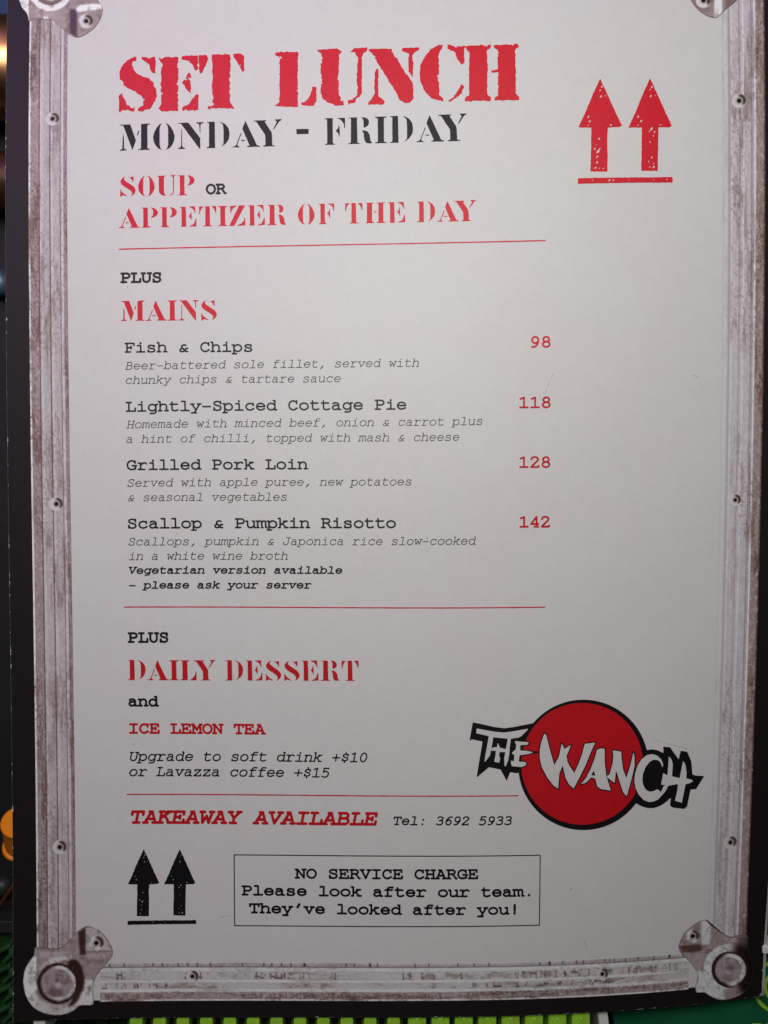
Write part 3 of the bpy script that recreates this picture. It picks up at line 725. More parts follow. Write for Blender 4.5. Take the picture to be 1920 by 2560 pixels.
# ------------------------------------------------------------------ stencil capitals (100 high)
ST = {
'M': [[(0, 0), (27, 0), (27, 2.5), (17.5, 7), (16.5, 45), (12.5, 72), (10.5, 7), (0, 2.5)], [(1.5, 100), (40.6, 100), (62, 38), (49, 0), (14, 96), (1.5, 97.5)],
      [(72, 74), (75.5, 74), (69, 56), (65.5, 58)], [(82, 100), (116, 101), (116, 98), (106, 96), (106, 7), (109, 3.5), (115, 2.5), (115, 0), (70, 0), (70, 2.5), (79, 4), (81.5, 8)]],
'O': [[(36, 102), (25, 97), (14, 85), (5, 68), (0, 50), (2, 32), (9, 17), (20, 4), (35, -2), (28, 6), (25, 18), (25, 80), (28, 93)],
      [(46, 102), (57, 97), (68, 85), (77, 68), (82, 50), (80, 32), (73, 17), (62, 4), (47, -2), (54, 6), (57, 18), (57, 80), (54, 93)]],
'N': [[(0, 0), (27, 0), (27, 2.5), (18, 7), (16.3, 14), (16, 76), (14, 78), (12.5, 14), (10, 6), (0, 2.5)], [(2, 100), (40, 100), (85, 40), (85, -1), (82, -1), (12, 96.5), (2, 97.5)],
      [(70, 100), (98, 100), (98, 97), (88, 94), (86.5, 88), (86, 58), (83.5, 62), (82, 88), (80, 94), (70, 97)]],
'D': [[(3, 100), (32, 101), (33, 0), (0, 0), (0, 2.7), (8, 4), (10, 8), (10.5, 94), (8, 97), (3, 98)],
      [(46, 100), (60, 97), (74, 88), (85, 72), (88, 52), (85, 32), (74, 16), (60, 6), (47, 2), (56, 5.5), (63, 12), (65, 20), (65.5, 56), (64, 84), (60, 92), (53, 97)]],
'A': [[(0, 0), (28, 0), (28, 2.4), (21, 6), (19.5, 11), (36.5, 54), (33.5, 55), (15.5, 10), (10, 4), (0, 2.4)], [(34, 23.5), (50, 23.5), (50, 27), (35.5, 27)],
      [(51, 100), (94, 6), (105, 3), (105, 0), (56, 0), (56, 3), (66, 6), (40, 68), (39.5, 72)]],
'Y': [[(0, 100), (48, 100), (48, 97), (41, 95), (67, 54), (68.5, 46), (69.5, 7), (73, 3.5), (80, 2.7), (80, 0), (35, 0), (35, 2.7), (42, 5), (44, 9), (43, 44), (10, 95), (0, 97.3)],
      [(80, 102), (106, 102), (105, 99), (97, 95), (75.5, 64), (73.3, 66), (87, 92), (86, 96), (80, 99)]],
'F': [[(0, 100), (32, 100), (32, 8), (36, 3), (40, 1.8), (40, -0.5), (2, -0.5), (2, 1.8), (9, 4), (11, 8), (11, 93), (8, 97), (0, 98)], [(45, 100), (78.5, 100), (78, 62), (75.5, 63), (73, 79), (65, 90), (56, 97)],
      [(56, 76), (58, 61), (58, 28), (55.5, 30), (52, 43), (43, 52), (52, 61)]],
'R': [[(2, 100), (34.5, 100), (35.5, 8), (38, 3.5), (45, 2.5), (45, 0), (0, 0), (0, 2.5), (9, 4), (11, 10), (12, 94), (10, 97.5), (2, 98)], [(49, 100), (64, 99), (74, 94), (80, 83), (77, 70), (69, 63), (59, 60), (59, 81), (57, 92), (53, 97)],
      [(51, 50), (64, 50), (74.5, 45), (82, 32), (84.5, 12), (90, 2), (82, 0), (69, 2), (62, 12), (60, 26), (59, 39), (55.5, 46)]],
'I': [[(0, 100), (45.5, 100), (45.5, 97), (36, 95), (34, 91), (34, 8), (37, 4), (45, 3), (45, 0), (0, 0), (0, 3), (9, 4.5), (11, 8), (11, 91), (9, 95), (0, 97)]],
'S': [[(26.5, 99.5), (13, 93), (3, 81), (1, 71), (7, 60), (21, 48), (40, 36.5), (53, 27), (59, 18), (58, 7), (52, -0.5), (63.5, 5), (73, 15), (77, 28.5), (71, 42), (61, 52), (45, 63), (29, 73.5), (18.5, 84), (18.5, 91)],
      [(40, 99), (51.5, 94.5), (66, 98), (66, 71), (63, 72), (58, 83), (49, 92)], [(0.5, 38), (5, 26), (16, 14), (36, 1), (28, 1), (12, 6), (2.5, -2), (0, -2)]],
'U': [[(0, 100), (38, 100), (38, 97.3), (31, 96), (30, 92), (30, 20), (35, 5), (41, 0), (29, 0), (16, 5), (6.5, 17), (5, 29), (5, 93), (0, 97.3)],
      [(64, 101), (86, 101), (86, 98.5), (80.5, 96), (79, 89), (79, 16), (73, 5), (57.5, -1), (57.5, 1), (70.5, 7.5), (75.5, 17), (75.5, 89), (72, 96), (64, 98.5)]],
'P': [[(0, 100), (31.5, 100), (31.5, 10), (34, 5), (44.5, 2.5), (44.5, 0), (2, 0), (2, 2.5), (8, 4), (9.5, 8), (9.5, 92), (7, 97), (0, 98)], [(46, 100), (60, 98), (74.5, 90), (83, 76), (78.5, 62), (65.5, 52.5), (50, 48.5), (48, 51), (56, 59), (59, 76), (56, 90), (51, 96.5)]],
'E': [[(0, 100), (30, 100), (32, 0), (8, 0), (8, 2), (10, 8), (9.5, 92), (7, 97), (0, 98)], [(44, 100), (76, 101), (78.5, 67.5), (76, 68), (71.5, 81), (62, 92)], [(57, 76), (59, 54), (59, 30), (56.5, 36), (51, 45.5), (44.5, 52), (52, 60.5)],
      [(49.5, 3), (65, 8), (74, 21), (80, 38.5), (82.5, 38), (82.5, 1.5), (49.5, 0)]],
'T': [[(2, 100), (24, 99), (14, 91), (7, 76), (5, 61), (2, 62)], [(33, 100), (54, 100), (55, 7), (58.5, 3.5), (66, 2.5), (66, 0), (21.5, 0), (21.5, 2.5), (29, 3.5), (32.5, 8)], [(64, 100), (86, 100), (87, 76), (84.5, 62), (79, 79), (73, 91)]],
'Z': [[(50, 101), (78.5, 101), (24, 0), (0, 0)], [(5.5, 99), (40, 100), (24, 91), (14, 80), (7.5, 64), (5.5, 66)], [(41.5, 2), (61, 11), (73, 25), (76.5, 40), (79, 40), (79, 1), (41.5, 0)]],
'H': [[(6, 100), (41.5, 100), (41.5, 98), (34, 96), (34, 6), (43, 2.3), (43, 0), (0, 0), (0, 2.3), (9, 5), (10, 95), (6, 97.5)], [(43.5, 53.5), (56, 53.5), (56, 57), (43.5, 57)],
      [(57.5, 100), (96.5, 100), (96.5, 98), (89, 96), (89, 6), (98, 2.3), (98, 0), (57.5, 0), (57.5, 2.3), (65.5, 6), (66, 95), (57.5, 97.5)]],
'L': [[(0, 100), (44.5, 100), (44.5, 97.3), (35, 95), (34, 90), (35, 0), (0, 0), (0, 2.5), (9, 5), (10, 10), (10, 92), (8, 96), (0, 97.5)], [(46, 1), (61, 10), (71.5, 24), (76, 42), (79, 42), (79, 0), (46, 0)]],
}
def stencil(name, letters, yL, yR, cap, m, extra=None, fat=0.0):
    """letters = [(char, left px), ...]; baseline from the first to the last letter"""
    L = Layer(); x0 = letters[0][1]; x1 = letters[-1][1]
    for ch, px in letters:
        py = yL+(yR-yL)*(px-x0)/max(1, x1-x0)
        X, Y = [float(q) for q in unwarp(px, py)]
        k = cap/100.0; slope = (yR-yL)/max(1, x1-x0)
        polys = [[(X+q[0]*k, Y-q[1]*k) for q in p] for p in ST[ch]]
        def f(P):
            d = None
            for p in polys:
                e = sd_poly(P, p); d = e if d is None else np.minimum(d, e)
            return d-fat+(NZ[6](P[..., 0]/4., P[..., 1]/4.)-.5)*.5
        L.stamp(f, *bounds(polys, 3), 1.0)
    if extra:
        L.stamp(lambda P: sd_poly(P, extra), *bounds([extra], 3), 1.2)
    return L.build(name, m, card, 0.00006)
stencil('weekday_line', [('M', 299), ('O', 382.8), ('N', 444.5), ('D', 515.9), ('A', 580.2), ('Y', 634.6), ('F', 810.8), ('R', 869.9), ('I', 937.4), ('D', 974.2), ('A', 1040.3), ('Y', 1096.3)],
        376.6, 353.6, 66.0, M_black, traced(280, 90, 3.19, [(1470, 742), (1568, 740), (1568, 780), (1472, 783)]))
stencil('course_heading', [('S', 300.6), ('O', 345.4), ('U', 394.8), ('P', 445.2)], 490.6, 488.3, 50.3, M_red, fat=0.2)
stencil('course_heading', [('A', 296.7), ('P', 353.8), ('P', 400.9), ('E', 449.4), ('T', 497.2), ('I', 545.7), ('Z', 573.2), ('E', 620.2), ('R', 668.7), ('O', 744.8), ('F', 796),
        ('T', 862.4), ('H', 913), ('E', 970.5), ('D', 1042.9), ('A', 1093), ('Y', 1136.3)], 570, 553.2, 50.3, M_red, fat=0.2)
stencil('course_heading', [('M', 303.1), ('A', 364), ('I', 419.6), ('N', 447), ('S', 503.4)], 802.4, 800.2, 50.3, M_red, fat=0.2)
stencil('course_heading', [('D', 320.2), ('A', 369), ('I', 424.2), ('L', 451.7), ('Y', 486.3), ('D', 564.1), ('E', 615.1), ('S', 665), ('S', 711), ('E', 755), ('R', 802.8), ('T', 853.8)],
        1700, 1701.8, 49.8, M_dkred, fat=0.3)

# ---- big worn stencil heading, traced letter by letter
TITLE = [(280, 90, 3.19, [
 [(190, 165), (150, 180), (100, 215), (72, 255), (60, 300), (65, 350), (95, 390), (140, 420), (190, 445), (235, 475), (255, 510), (245, 550), (210, 575), (212, 600), (255, 600), (305, 575), (340, 530), (358, 480), (350, 420), (325, 370), (285, 335), (240, 325), (200, 300), (170, 265), (155, 225), (165, 200), (190, 195)],
 [(235, 165), (300, 180), (345, 160), (345, 285), (330, 300), (310, 270), (295, 225), (260, 195), (235, 185)],
 [(55, 480), (80, 460), (95, 500), (120, 550), (178, 575), (175, 605), (110, 590), (85, 590), (65, 608), (52, 600)],
 [(375, 172), (395, 182), (430, 170), (525, 168), (528, 210), (525, 595), (400, 598), (372, 578), (392, 550), (392, 260), (405, 240), (395, 205), (372, 185)],
 [(560, 163), (685, 155), (688, 270), (665, 275), (640, 225), (600, 195), (560, 190)],
 [(612, 288), (625, 300), (628, 450), (605, 440), (590, 410), (560, 370), (590, 340)],
 [(560, 570), (610, 545), (650, 490), (675, 460), (688, 475), (688, 590), (560, 592)],
 [(693, 155), (750, 152), (768, 180), (740, 240), (720, 290), (705, 300), (693, 270)],
 [(800, 150), (938, 147), (942, 175), (938, 520), (955, 555), (972, 578), (860, 575), (770, 582), (762, 565), (795, 550), (802, 500)],
 [(970, 145), (1030, 143), (1052, 165), (1052, 275), (1042, 290), (1020, 235), (985, 190), (970, 165)],
 [(1305, 130), (1390, 128), (1508, 125), (1480, 160), (1480, 562), (1330, 560), (1305, 555), (1338, 520), (1338, 190), (1335, 165), (1305, 150)],
 [(1510, 535), (1550, 520), (1585, 465), (1605, 408), (1628, 412), (1628, 520), (1610, 555), (1515, 555)]]),
 (780, 90, 6.144, [
 [(80, 215), (140, 205), (200, 215), (290, 200), (400, 195), (450, 235), (410, 290), (410, 900), (445, 975), (485, 985), (485, 1065), (360, 1058), (250, 1020), (170, 960), (140, 880), (138, 400), (150, 340), (140, 270), (85, 235)],
 [(600, 235), (660, 190), (840, 180), (850, 215), (785, 265), (762, 330), (762, 860), (730, 940), (660, 1010), (600, 1025), (555, 1050), (545, 1000), (620, 970), (670, 920), (695, 860), (695, 440), (710, 340), (680, 290), (665, 255)],
 [(858, 215), (900, 200), (1050, 195), (1220, 200), (1245, 270), (1300, 350), (1370, 470), (1420, 560), (1500, 650), (1552, 740), (1552, 950), (1500, 1025), (1430, 1030), (1350, 985), (1310, 890), (1240, 770), (1150, 640), (1040, 460), (960, 320), (900, 250)],
 [(985, 500), (1015, 505), (1018, 910), (1060, 960), (1115, 1010), (1100, 1045), (870, 1045), (865, 1010), (920, 975), (960, 880), (965, 560)],
 [(1390, 200), (1440, 180), (1640, 180), (1635, 215), (1560, 260), (1535, 300), (1550, 400), (1545, 630), (1490, 545), (1485, 350), (1495, 290), (1450, 245), (1395, 225)]]),
 (780, 90, 3.19, [
 [(1045, 65), (1015, 68), (950, 105), (900, 165), (868, 230), (860, 300), (870, 380), (910, 450), (960, 495), (1045, 520), (1050, 500), (1015, 470), (1012, 300), (1005, 150), (1030, 100)],
 [(1080, 65), (1150, 85), (1215, 80), (1212, 215), (1190, 230), (1165, 190), (1140, 130), (1085, 95)],
 [(1085, 515), (1130, 490), (1170, 430), (1190, 390), (1212, 400), (1190, 455), (1150, 490), (1095, 525)],
 [(1220, 85), (1270, 75), (1425, 70), (1420, 95), (1398, 110), (1395, 460), (1425, 490), (1425, 515), (1225, 518), (1225, 495), (1255, 475), (1255, 130)],
 [(1450, 75), (1640, 65), (1645, 85), (1620, 110), (1625, 460), (1655, 490), (1650, 508), (1455, 512), (1455, 490), (1485, 470), (1485, 290), (1435, 290), (1430, 275), (1485, 268), (1482, 110), (1455, 95)]])]
def title():
    L = Layer()
    for ox, oy, s, polys in TITLE:
        for p in polys:
            q = traced(ox, oy, s, p)
            def f(P):
                x, y = P[..., 0], P[..., 1]
                d = sd_poly(P, q)
                n = (NZ[0](x/7., y/7.)-.5)*3.0+(NZ[1](x/2.8, y/2.8)-.5)*1.9
                bite = np.clip(fbm(x/11., y/11., 2)-.60, 0, 1)*22*(NZ[4](x/60., y/60.) > .38)
                return d+n*0.85+np.where(d > -7, bite, 0)-0.55
            L.stamp(f, *bounds([q], 6), 1.15)
    L.build('heading', M_red, card, 0.00006)
title()

# ---- this-way-up arrows
AR = [[(522, 190), (610, 380), (700, 580), (805, 800), (760, 818), (620, 822), (612, 1000), (618, 1200), (613, 1395), (395, 1392), (402, 1100), (405, 825), (240, 820), (330, 620), (420, 400)],
      [(1168, 185), (1256, 375), (1345, 575), (1448, 800), (1410, 822), (1278, 822), (1272, 1100), (1268, 1385), (1052, 1380), (1058, 1100), (1060, 822), (888, 822), (980, 620), (1068, 400)],
      [(232, 1490), (250, 1478), (800, 1470), (1450, 1465), (1464, 1500), (1455, 1535), (800, 1540), (230, 1552)]]
SP = [(545, 292, 11), (520, 340, 7), (530, 420, 11), (590, 410, 6), (370, 680, 10), (385, 740, 10), (365, 795, 7), (660, 790, 9), (505, 970, 10), (450, 1100, 9), (495, 1130, 16), (480, 1200, 10), (480, 1275, 11), (460, 1345, 9), (510, 1350, 7), (560, 1355, 7), (470, 1045, 6), (515, 1095, 8),
      (1190, 295, 11), (1170, 330, 7), (1175, 415, 11), (1235, 405, 6), (1015, 680, 10), (1050, 740, 12), (1010, 795, 8), (1300, 790, 8), (1185, 840, 14), (1225, 880, 10), (1160, 872, 10), (1170, 1010, 8), (1190, 1210, 10), (1150, 1260, 8), (1215, 1335, 12), (1160, 1335, 8), (1210, 930, 7), (1215, 1290, 7),
      (640, 1505, 10), (690, 1505, 8), (895, 1500, 6), (420, 1505, 7), (1210, 1497, 6), (1385, 1495, 8)]
def arrows(name, ox, oy, s, k, dx, dy, m, worn=1.0):
    mp = lambda p: [((x-522)*k+dx, (y-190)*k+dy) for x, y in p]
    L = Layer()
    spots = [(traced(ox, oy, s, mp([(x, y)]))[0], r*k/s*worn) for x, y, r in SP]
    for p in AR:
        q = traced(ox, oy, s, mp(p))
        def f(P):
            x, y = P[..., 0], P[..., 1]
            d = sd_poly(P, q)+(NZ[0](x/5., y/5.)-.5)*1.1
            for (cx, cy), r in spots:
                u = (x-cx)+(y-cy)*.45; v = (y-cy)
                e = np.hypot(u, v*.75)-r+(NZ[1](x/1.7, y/1.7)-.5)*1.6
                d = np.maximum(d, -e)
            return d
        L.stamp(f, *bounds([q], 3), 1.1)
    L.build(name, m, card, 0.00006)
arrows('arrow_symbol', 1400, 160, 5.184, 1.0, 522, 190, M_red)
arrows('arrow_symbol', 300, 2100, 5.184, 0.7215, 308, 118, M_black, 0.66)

# ---- round emblem with jagged lettering
def emblem():
    ZA, ZB, ZC = (1160, 1790, 7.541), (1330, 1810, 6.1444), (1560, 1840, 7.541)
    root = card
    the_bg = traced(*ZA, [(165, 118), (350, 155), (560, 205), (760, 230), (950, 205), (1150, 165), (1300, 135), (1500, 300), (1150, 1000), (1000, 1080), (870, 1060), (805, 1225), (690, 1010), (470, 965), (235, 1165), (295, 800), (350, 480), (140, 440), (100, 485)])
    ch_bg = traced(*ZC, [(380, 300), (430, 265), (520, 250), (620, 265), (745, 320), (740, 200), (870, 212), (1030, 440), (1070, 275), (1195, 300), (1270, 480), (1290, 720), (1330, 742), (1515, 755), (1360, 1000), (1255, 1010), (1190, 1330), (1130, 1375), (920, 1350), (865, 1310), (885, 1160), (800, 1240), (680, 1320), (560, 1360), (450, 1360), (330, 1325), (210, 1260), (150, 900)])
    X1, Y1 = map(float, unwarp(1458.3, 1912.2)); X2, Y2 = map(float, unwarp(1455.3, 1909.8))
    circ = lambda r, X, Y: traced(0, 0, 1, [(X+r*math.cos(a*PI/60), Y+r*math.sin(a*PI/60)) for a in range(120)])
    ringo = circ(163.1, 1458.3, 1912.2); disco = circ(152.3, 1455.3, 1909.6)
    th = [traced(*ZA, p) for p in (
        [(240, 235), (400, 265), (600, 300), (760, 312), (950, 285), (1200, 240), (1205, 255), (1080, 380), (1020, 410), (890, 425), (820, 428), (550, 400), (470, 380), (230, 325)],
        [(470, 370), (553, 390), (520, 600), (490, 740), (400, 862), (388, 850), (400, 760)],
        [(828, 415), (885, 415), (860, 600), (856, 700), (835, 830), (785, 952), (765, 940), (757, 800), (790, 620)],
        [(512, 625), (560, 590), (660, 590), (805, 632), (785, 680), (660, 680), (590, 655), (520, 655)],
        [(635, 505), (670, 575), (680, 640), (660, 740), (682, 800), (665, 880), (580, 865), (570, 845), (595, 740), (600, 660), (620, 600)])]
    e_ = [traced(*ZA, [(955, 470), (1080, 485), (1190, 490), (1222, 515), (1195, 540), (1060, 550), (1060, 650), (1180, 655), (1310, 685), (1220, 715), (1050, 740), (1030, 860), (1120, 865), (1180, 880), (1150, 940), (1080, 962), (900, 945), (888, 900), (885, 840), (940, 855), (950, 730), (910, 715), (905, 690), (975, 630), (985, 550)])]
    spike = traced(*ZA, [(1200, 650), (1420, 672), (1420, 690), (1240, 722)])
    wan = [traced(*ZB, p) for p in (
        [(190, 145), (220, 175), (240, 260), (290, 450), (342, 632), (410, 510), (430, 430), (455, 300), (500, 385), (595, 320), (570, 400), (530, 490), (545, 580), (580, 650), (650, 752), (720, 600), (770, 460), (810, 305), (970, 285), (900, 440), (820, 640), (740, 800), (640, 990), (570, 930), (520, 840), (470, 635), (420, 760), (400, 995), (330, 945), (240, 830), (150, 660), (118, 520), (120, 400), (145, 270)],
        [(1000, 395), (1050, 375), (1115, 380), (1118, 600), (1140, 790), (1210, 1022), (1060, 1000), (1000, 960), (975, 840), (910, 820), (830, 900), (750, 925), (830, 830), (900, 690), (960, 540)],
        [(1240, 405), (1370, 425), (1380, 560), (1400, 700), (1450, 830), (1510, 640), (1545, 490), (1560, 430), (1575, 520), (1575, 640), (1550, 760), (1500, 950), (1455, 1110), (1400, 1050), (1370, 960), (1290, 710), (1270, 905), (1160, 825), (1155, 790), (1190, 780), (1240, 600), (1250, 490)])]
    hole = traced(*ZB, [(948, 715), (975, 795), (910, 785)])
    ch = [traced(*ZC, p) for p in (
        [(725, 590), (690, 500), (640, 455), (560, 445), (480, 490), (410, 580), (360, 700), (345, 830), (365, 930), (410, 1010), (480, 1050), (560, 1040), (620, 1005), (660, 1020), (690, 1060), (720, 1010), (750, 940), (835, 930), (800, 1010), (740, 1090), (650, 1190), (560, 1235), (470, 1245), (370, 1205), (280, 1110), (220, 990), (195, 850), (210, 700), (260, 550), (330, 440), (430, 360), (530, 340), (630, 370), (700, 440), (735, 520), (735, 570)],
        [(845, 380), (900, 450), (920, 540), (905, 760), (1050, 795), (1080, 640), (1115, 465), (1160, 550), (1180, 700), (1175, 800), (1280, 825), (1300, 855), (1250, 885), (1160, 910), (1130, 1060), (1090, 1260), (960, 1220), (1000, 1050), (1020, 905), (900, 925), (835, 938), (700, 915), (720, 800), (740, 700), (820, 745), (835, 560)])]
    cin = traced(*ZC, [(560, 445), (400, 560), (345, 830), (410, 1010), (560, 1040), (700, 1000), (740, 600)])
    def uni(*polys):
        def f(P):
            d = None
            for p in polys:
                e = sd_poly(P, p); d = e if d is None else np.minimum(d, e)
            return d
        return f
    L = Layer(); L.stamp(uni(the_bg, ch_bg, ringo), *bounds([the_bg, ch_bg, ringo], 4), 2.0)
    o1 = L.build('emblem_backing', M_black, root, 0.00006)
    L = Layer(); L.stamp(uni(disco), *bounds([disco], 4), 2.0)
    L.build('emblem_disc', M_dkred, root, 0.00011)
    fat = uni(*e_, *wan, ch[0]); fill = uni(spike, cin)
    L = Layer(); L.stamp(lambda P: np.minimum(fat(P)-2.9, fill(P)), *bounds(e_+wan+[ch[0], spike], 6), 1.2)
    L.build('letter_outline', M_black, root, 0.00016)
    fw = uni(*th, *e_, *wan, *ch); fh = uni(hole)
    L = Layer(); L.stamp(lambda P: np.maximum(fw(P), -fh(P)), *bounds(th+e_+wan+ch, 4), 1.2)
    L.build('emblem_lettering', M_white, root, 0.00021)
emblem()

# ------------------------------------------------------------------ things on the bench, seen past the edges of the card
def box_bm(bm, x0, y0, z0, x1, y1, z1, shear=0.0):
    v = [bm.verts.new(p) for p in ((x0, y0, z0), (x1, y0, z0), (x1, y1, z0), (x0, y1, z0), (x0, y0, z1), (x1, y0, z1), (x1, y1, z1), (x0, y1, z1))]
    for f in ((3, 2, 1, 0), (4, 5, 6, 7), (0, 1, 5, 4), (1, 2, 6, 5), (2, 3, 7, 6), (3, 0, 4, 7)): bm.faces.new([v[i] for i in f])
def prism_bm(bm, pts, z0, z1):
    a = [bm.verts.new((x, y, z0)) for x, y in pts]; b = [bm.verts.new((x, y, z1)) for x, y in pts]
    bm.faces.new(a[::-1]); bm.faces.new(b)
    for i in range(len(pts)):
        j = (i+1) % len(pts); bm.faces.new((a[i], a[j], b[j], b[i]))
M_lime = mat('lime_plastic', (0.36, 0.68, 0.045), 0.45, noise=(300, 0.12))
M_lshade = mat('shaded_lime_plastic', (0.05, 0.15, 0.015), 0.5, noise=(300, 0.12))  # the lime plastic again, shade put into the colour for the lower bodies
M_house = mat('dark_green_plastic', (0.010, 0.035, 0.008), 0.5, noise=(200, 0.3))
M_dgreen = mat('bottle_green_plastic', (0.018, 0.085, 0.022), 0.5, noise=(200, 0.25))
M_pcb = mat('green_solder_mask', (0.010, 0.125, 0.050), 0.4, noise=(150, 0.12))
M_silk = mat('lime_print', (0.40, 0.66, 0.05), 0.5, noise=(500, 0.15))
M_wplastic = mat('white_plastic', (0.82, 0.80, 0.80), 0.45, noise=(200, 0.05))
M_dark = mat('black_plastic', (0.008, 0.008, 0.009), 0.5, noise=(120, 0.3))
M_grey_m = mat('charcoal_plastic', (0.02, 0.022, 0.022), 0.5, noise=(150, 0.2))
M_orange = mat('orange_plastic', (0.98, 0.29, 0.002), 0.4, noise=(150, 0.06))
M_copper = mat('brushed_copper', (0.62, 0.30, 0.15), 0.34, 1.0, noise=(90, 0.25))
M_brown = mat('dark_brown_wood', (0.06, 0.02, 0.012), 0.5, noise=(90, 0.4))
M_wire = mat('brown_wire', (0.11, 0.035, 0.008), 0.4)
M_blue = mat('blue_plastic', (0.006, 0.045, 0.12), 0.5, noise=(120, 0.15))
M_steel = mat('blue_grey_metal', (0.14, 0.19, 0.27), 0.45, 0.6, noise=(150, 0.15))

ZT = 0.0372     # top of the connector, just under the card's lower edge
pitch = 58.6
def terminal_row():
    x0, y0, _ = at(60, 2500, ZT); x1, y1, _ = at(1478, 2640, ZT)
    root = empty('terminal_block', ((x0+x1)/2, (y0+y1)/2, 0))
    tag(root, 'long lime green screw terminal block under the lower edge of the menu', 'connector', None)
    bm = bmesh.new(); box_bm(bm, x0, y1, 0.0001, x1, y0, ZT-0.0075); bm_obj('housing', bm, M_house, root)
    bm = bmesh.new()
    for i in range(25):
        cx = 45+i*pitch+ (0 if i < 3 else 0)
        a = at(cx-pitch/2-3, 0, ZT)[0]; b = at(cx-pitch/2+3, 0, ZT)[0]
        box_bm(bm, a, y1+0.0004, ZT-0.0074, b, y0-0.001, ZT-0.0040)
    bm_obj('partition', bm, M_house, root)
    for i in range(20):
        cx = 1453-i*pitch
        zt = float(sheet(cx, 2541.0)[2])-0.00075           # each one just carries the card
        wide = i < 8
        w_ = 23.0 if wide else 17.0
        zb = zt-(0.0009 if wide else 0.0042)
        ax, ay, _ = at(cx-23, 2530, zb); bx, by, _ = at(cx+23, 2602, zb)
        bm = bmesh.new(); box_bm(bm, ax, by, ZT-0.0074, bx, ay, zb)
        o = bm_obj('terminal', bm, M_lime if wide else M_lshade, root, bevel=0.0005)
        mx = at(cx, 0, zt)[0]; hw_ = w_/FOC*(CAM_H-zt)
        yy = at(0, 2549 if wide else 2541, zt)[1]
        if wide:
            pts = [(-.50, -0.0042), (-.62, -0.0030), (-.64, -0.0018), (-.5, -0.0009), (-.30, -0.0004), (-.28, 0.0004), (.28, 0.0004), (.30, -0.0004), (.5, -0.0009), (.64, -0.0018), (.62, -0.0030), (.50, -0.0042)]
        else:
            pts = [(-.95, -0.0040), (-.95, -0.0012), (-.78, -0.0003), (-.62, 0.0009), (.62, 0.0009), (.78, -0.0003), (.95, -0.0012), (.95, -0.0040)]
        bm = bmesh.new(); prism_bm(bm, [(mx+q[0]*hw_, yy+q[1]) for q in pts], zb+0.00003, zt)
        bm_obj('lug', bm, M_lime, o, bevel=0.0003)
terminal_row()

# white divider and the circuit board at the lower right
def slab(name, quad, z0, z1, m, label, cat, bevel=0.0004):
    pts = [at(px, py, z1)[:2] for px, py in quad]
    bm = bmesh.new(); prism_bm(bm, pts, z0, z1)
    o = bm_obj(name, bm, m, bevel=bevel)
    return tag(o, label, cat)
slab('divider_strip', [(1488, 2480), (1513, 2480), (1533, 2640), (1508, 2640)], 0.0001, 0.0380, M_wplastic, 'narrow white plastic strip between the green terminals and the circuit board', 'strip')
ZP = 0.0300
pcb = slab('circuit_board', [(1518, 2420), (1990, 2386), (2060, 2386), (2060, 2760), (1560, 2760)], 0.0284, ZP, M_pcb, 'green circuit board with lime ring and lettering under the lower right corner', 'circuit board', 0.0001)
for px, py in ((1600, 2480), (2020, 2440), (2020, 2720), (1620, 2720)):
    bm = bmesh.new(); x, y, _ = at(px, py, ZP)
    bmesh.ops.create_cone(bm, cap_ends=True, segments=20, radius1=0.003, radius2=0.003, depth=0.0282)
    bmesh.ops.translate(bm, verts=bm.verts, vec=(x, y, 0.01425)); bm_obj('standoff', bm, M_grey_m, pcb)
def flat_layer(name, sdf, b, cell, m, z, parent):
    """ink on the board: the same stamping, laid flat at height z"""
    L = Layer(); L.stamp(sdf, *b, cell)
    v = np.array(L.v); d = CAM_H-z
    V = np.stack([(v[:, 0]-960)/FOC*d, (1280-v[:, 1])/FOC*d, np.full(len(v), z)], -1)
    return mesh_obj(name, V, L.f, m, parent)
flat_layer('printed_ring', lambda P: np.minimum(np.abs(np.hypot(P[..., 0]-1951, P[..., 1]-2466)-65)-4.2, np.maximum(np.abs(np.hypot(P[..., 0]-1951, P[..., 1]-2466)-38)-4.0, 2430-P[..., 1])),
           (1870, 2385, 2030, 2545), 1.6, M_silk, ZP+0.00006, pcb)
def board_text():
    sd = []
    for i, ch in enumerate('RN'):
        for k in G[ch]:
            sd.append([(1880+i*36+q[0]/600*32, 2590-q[1]/570*29) for q in k])
    flat_layer('board_lettering', lambda P: np.minimum.reduce([sd_seg(P, k) for k in sd])-2.6, bounds(sd, 5), 1.5, M_silk, ZP+0.00006, pcb)
board_text()
slab('white_connector', [(1908, 2366), (1975, 2364), (1975, 2385), (1908, 2386)], ZP+0.0001, ZP+0.006, M_wplastic, 'small white connector above the circuit board behind the right edge of the menu', 'connector')
slab('brown_block', [(1890, 2180), (2010, 2180), (2010, 2362), (1890, 2362)], 0.0001, 0.028, M_brown, 'dark brown block behind the right edge of the menu', 'block')

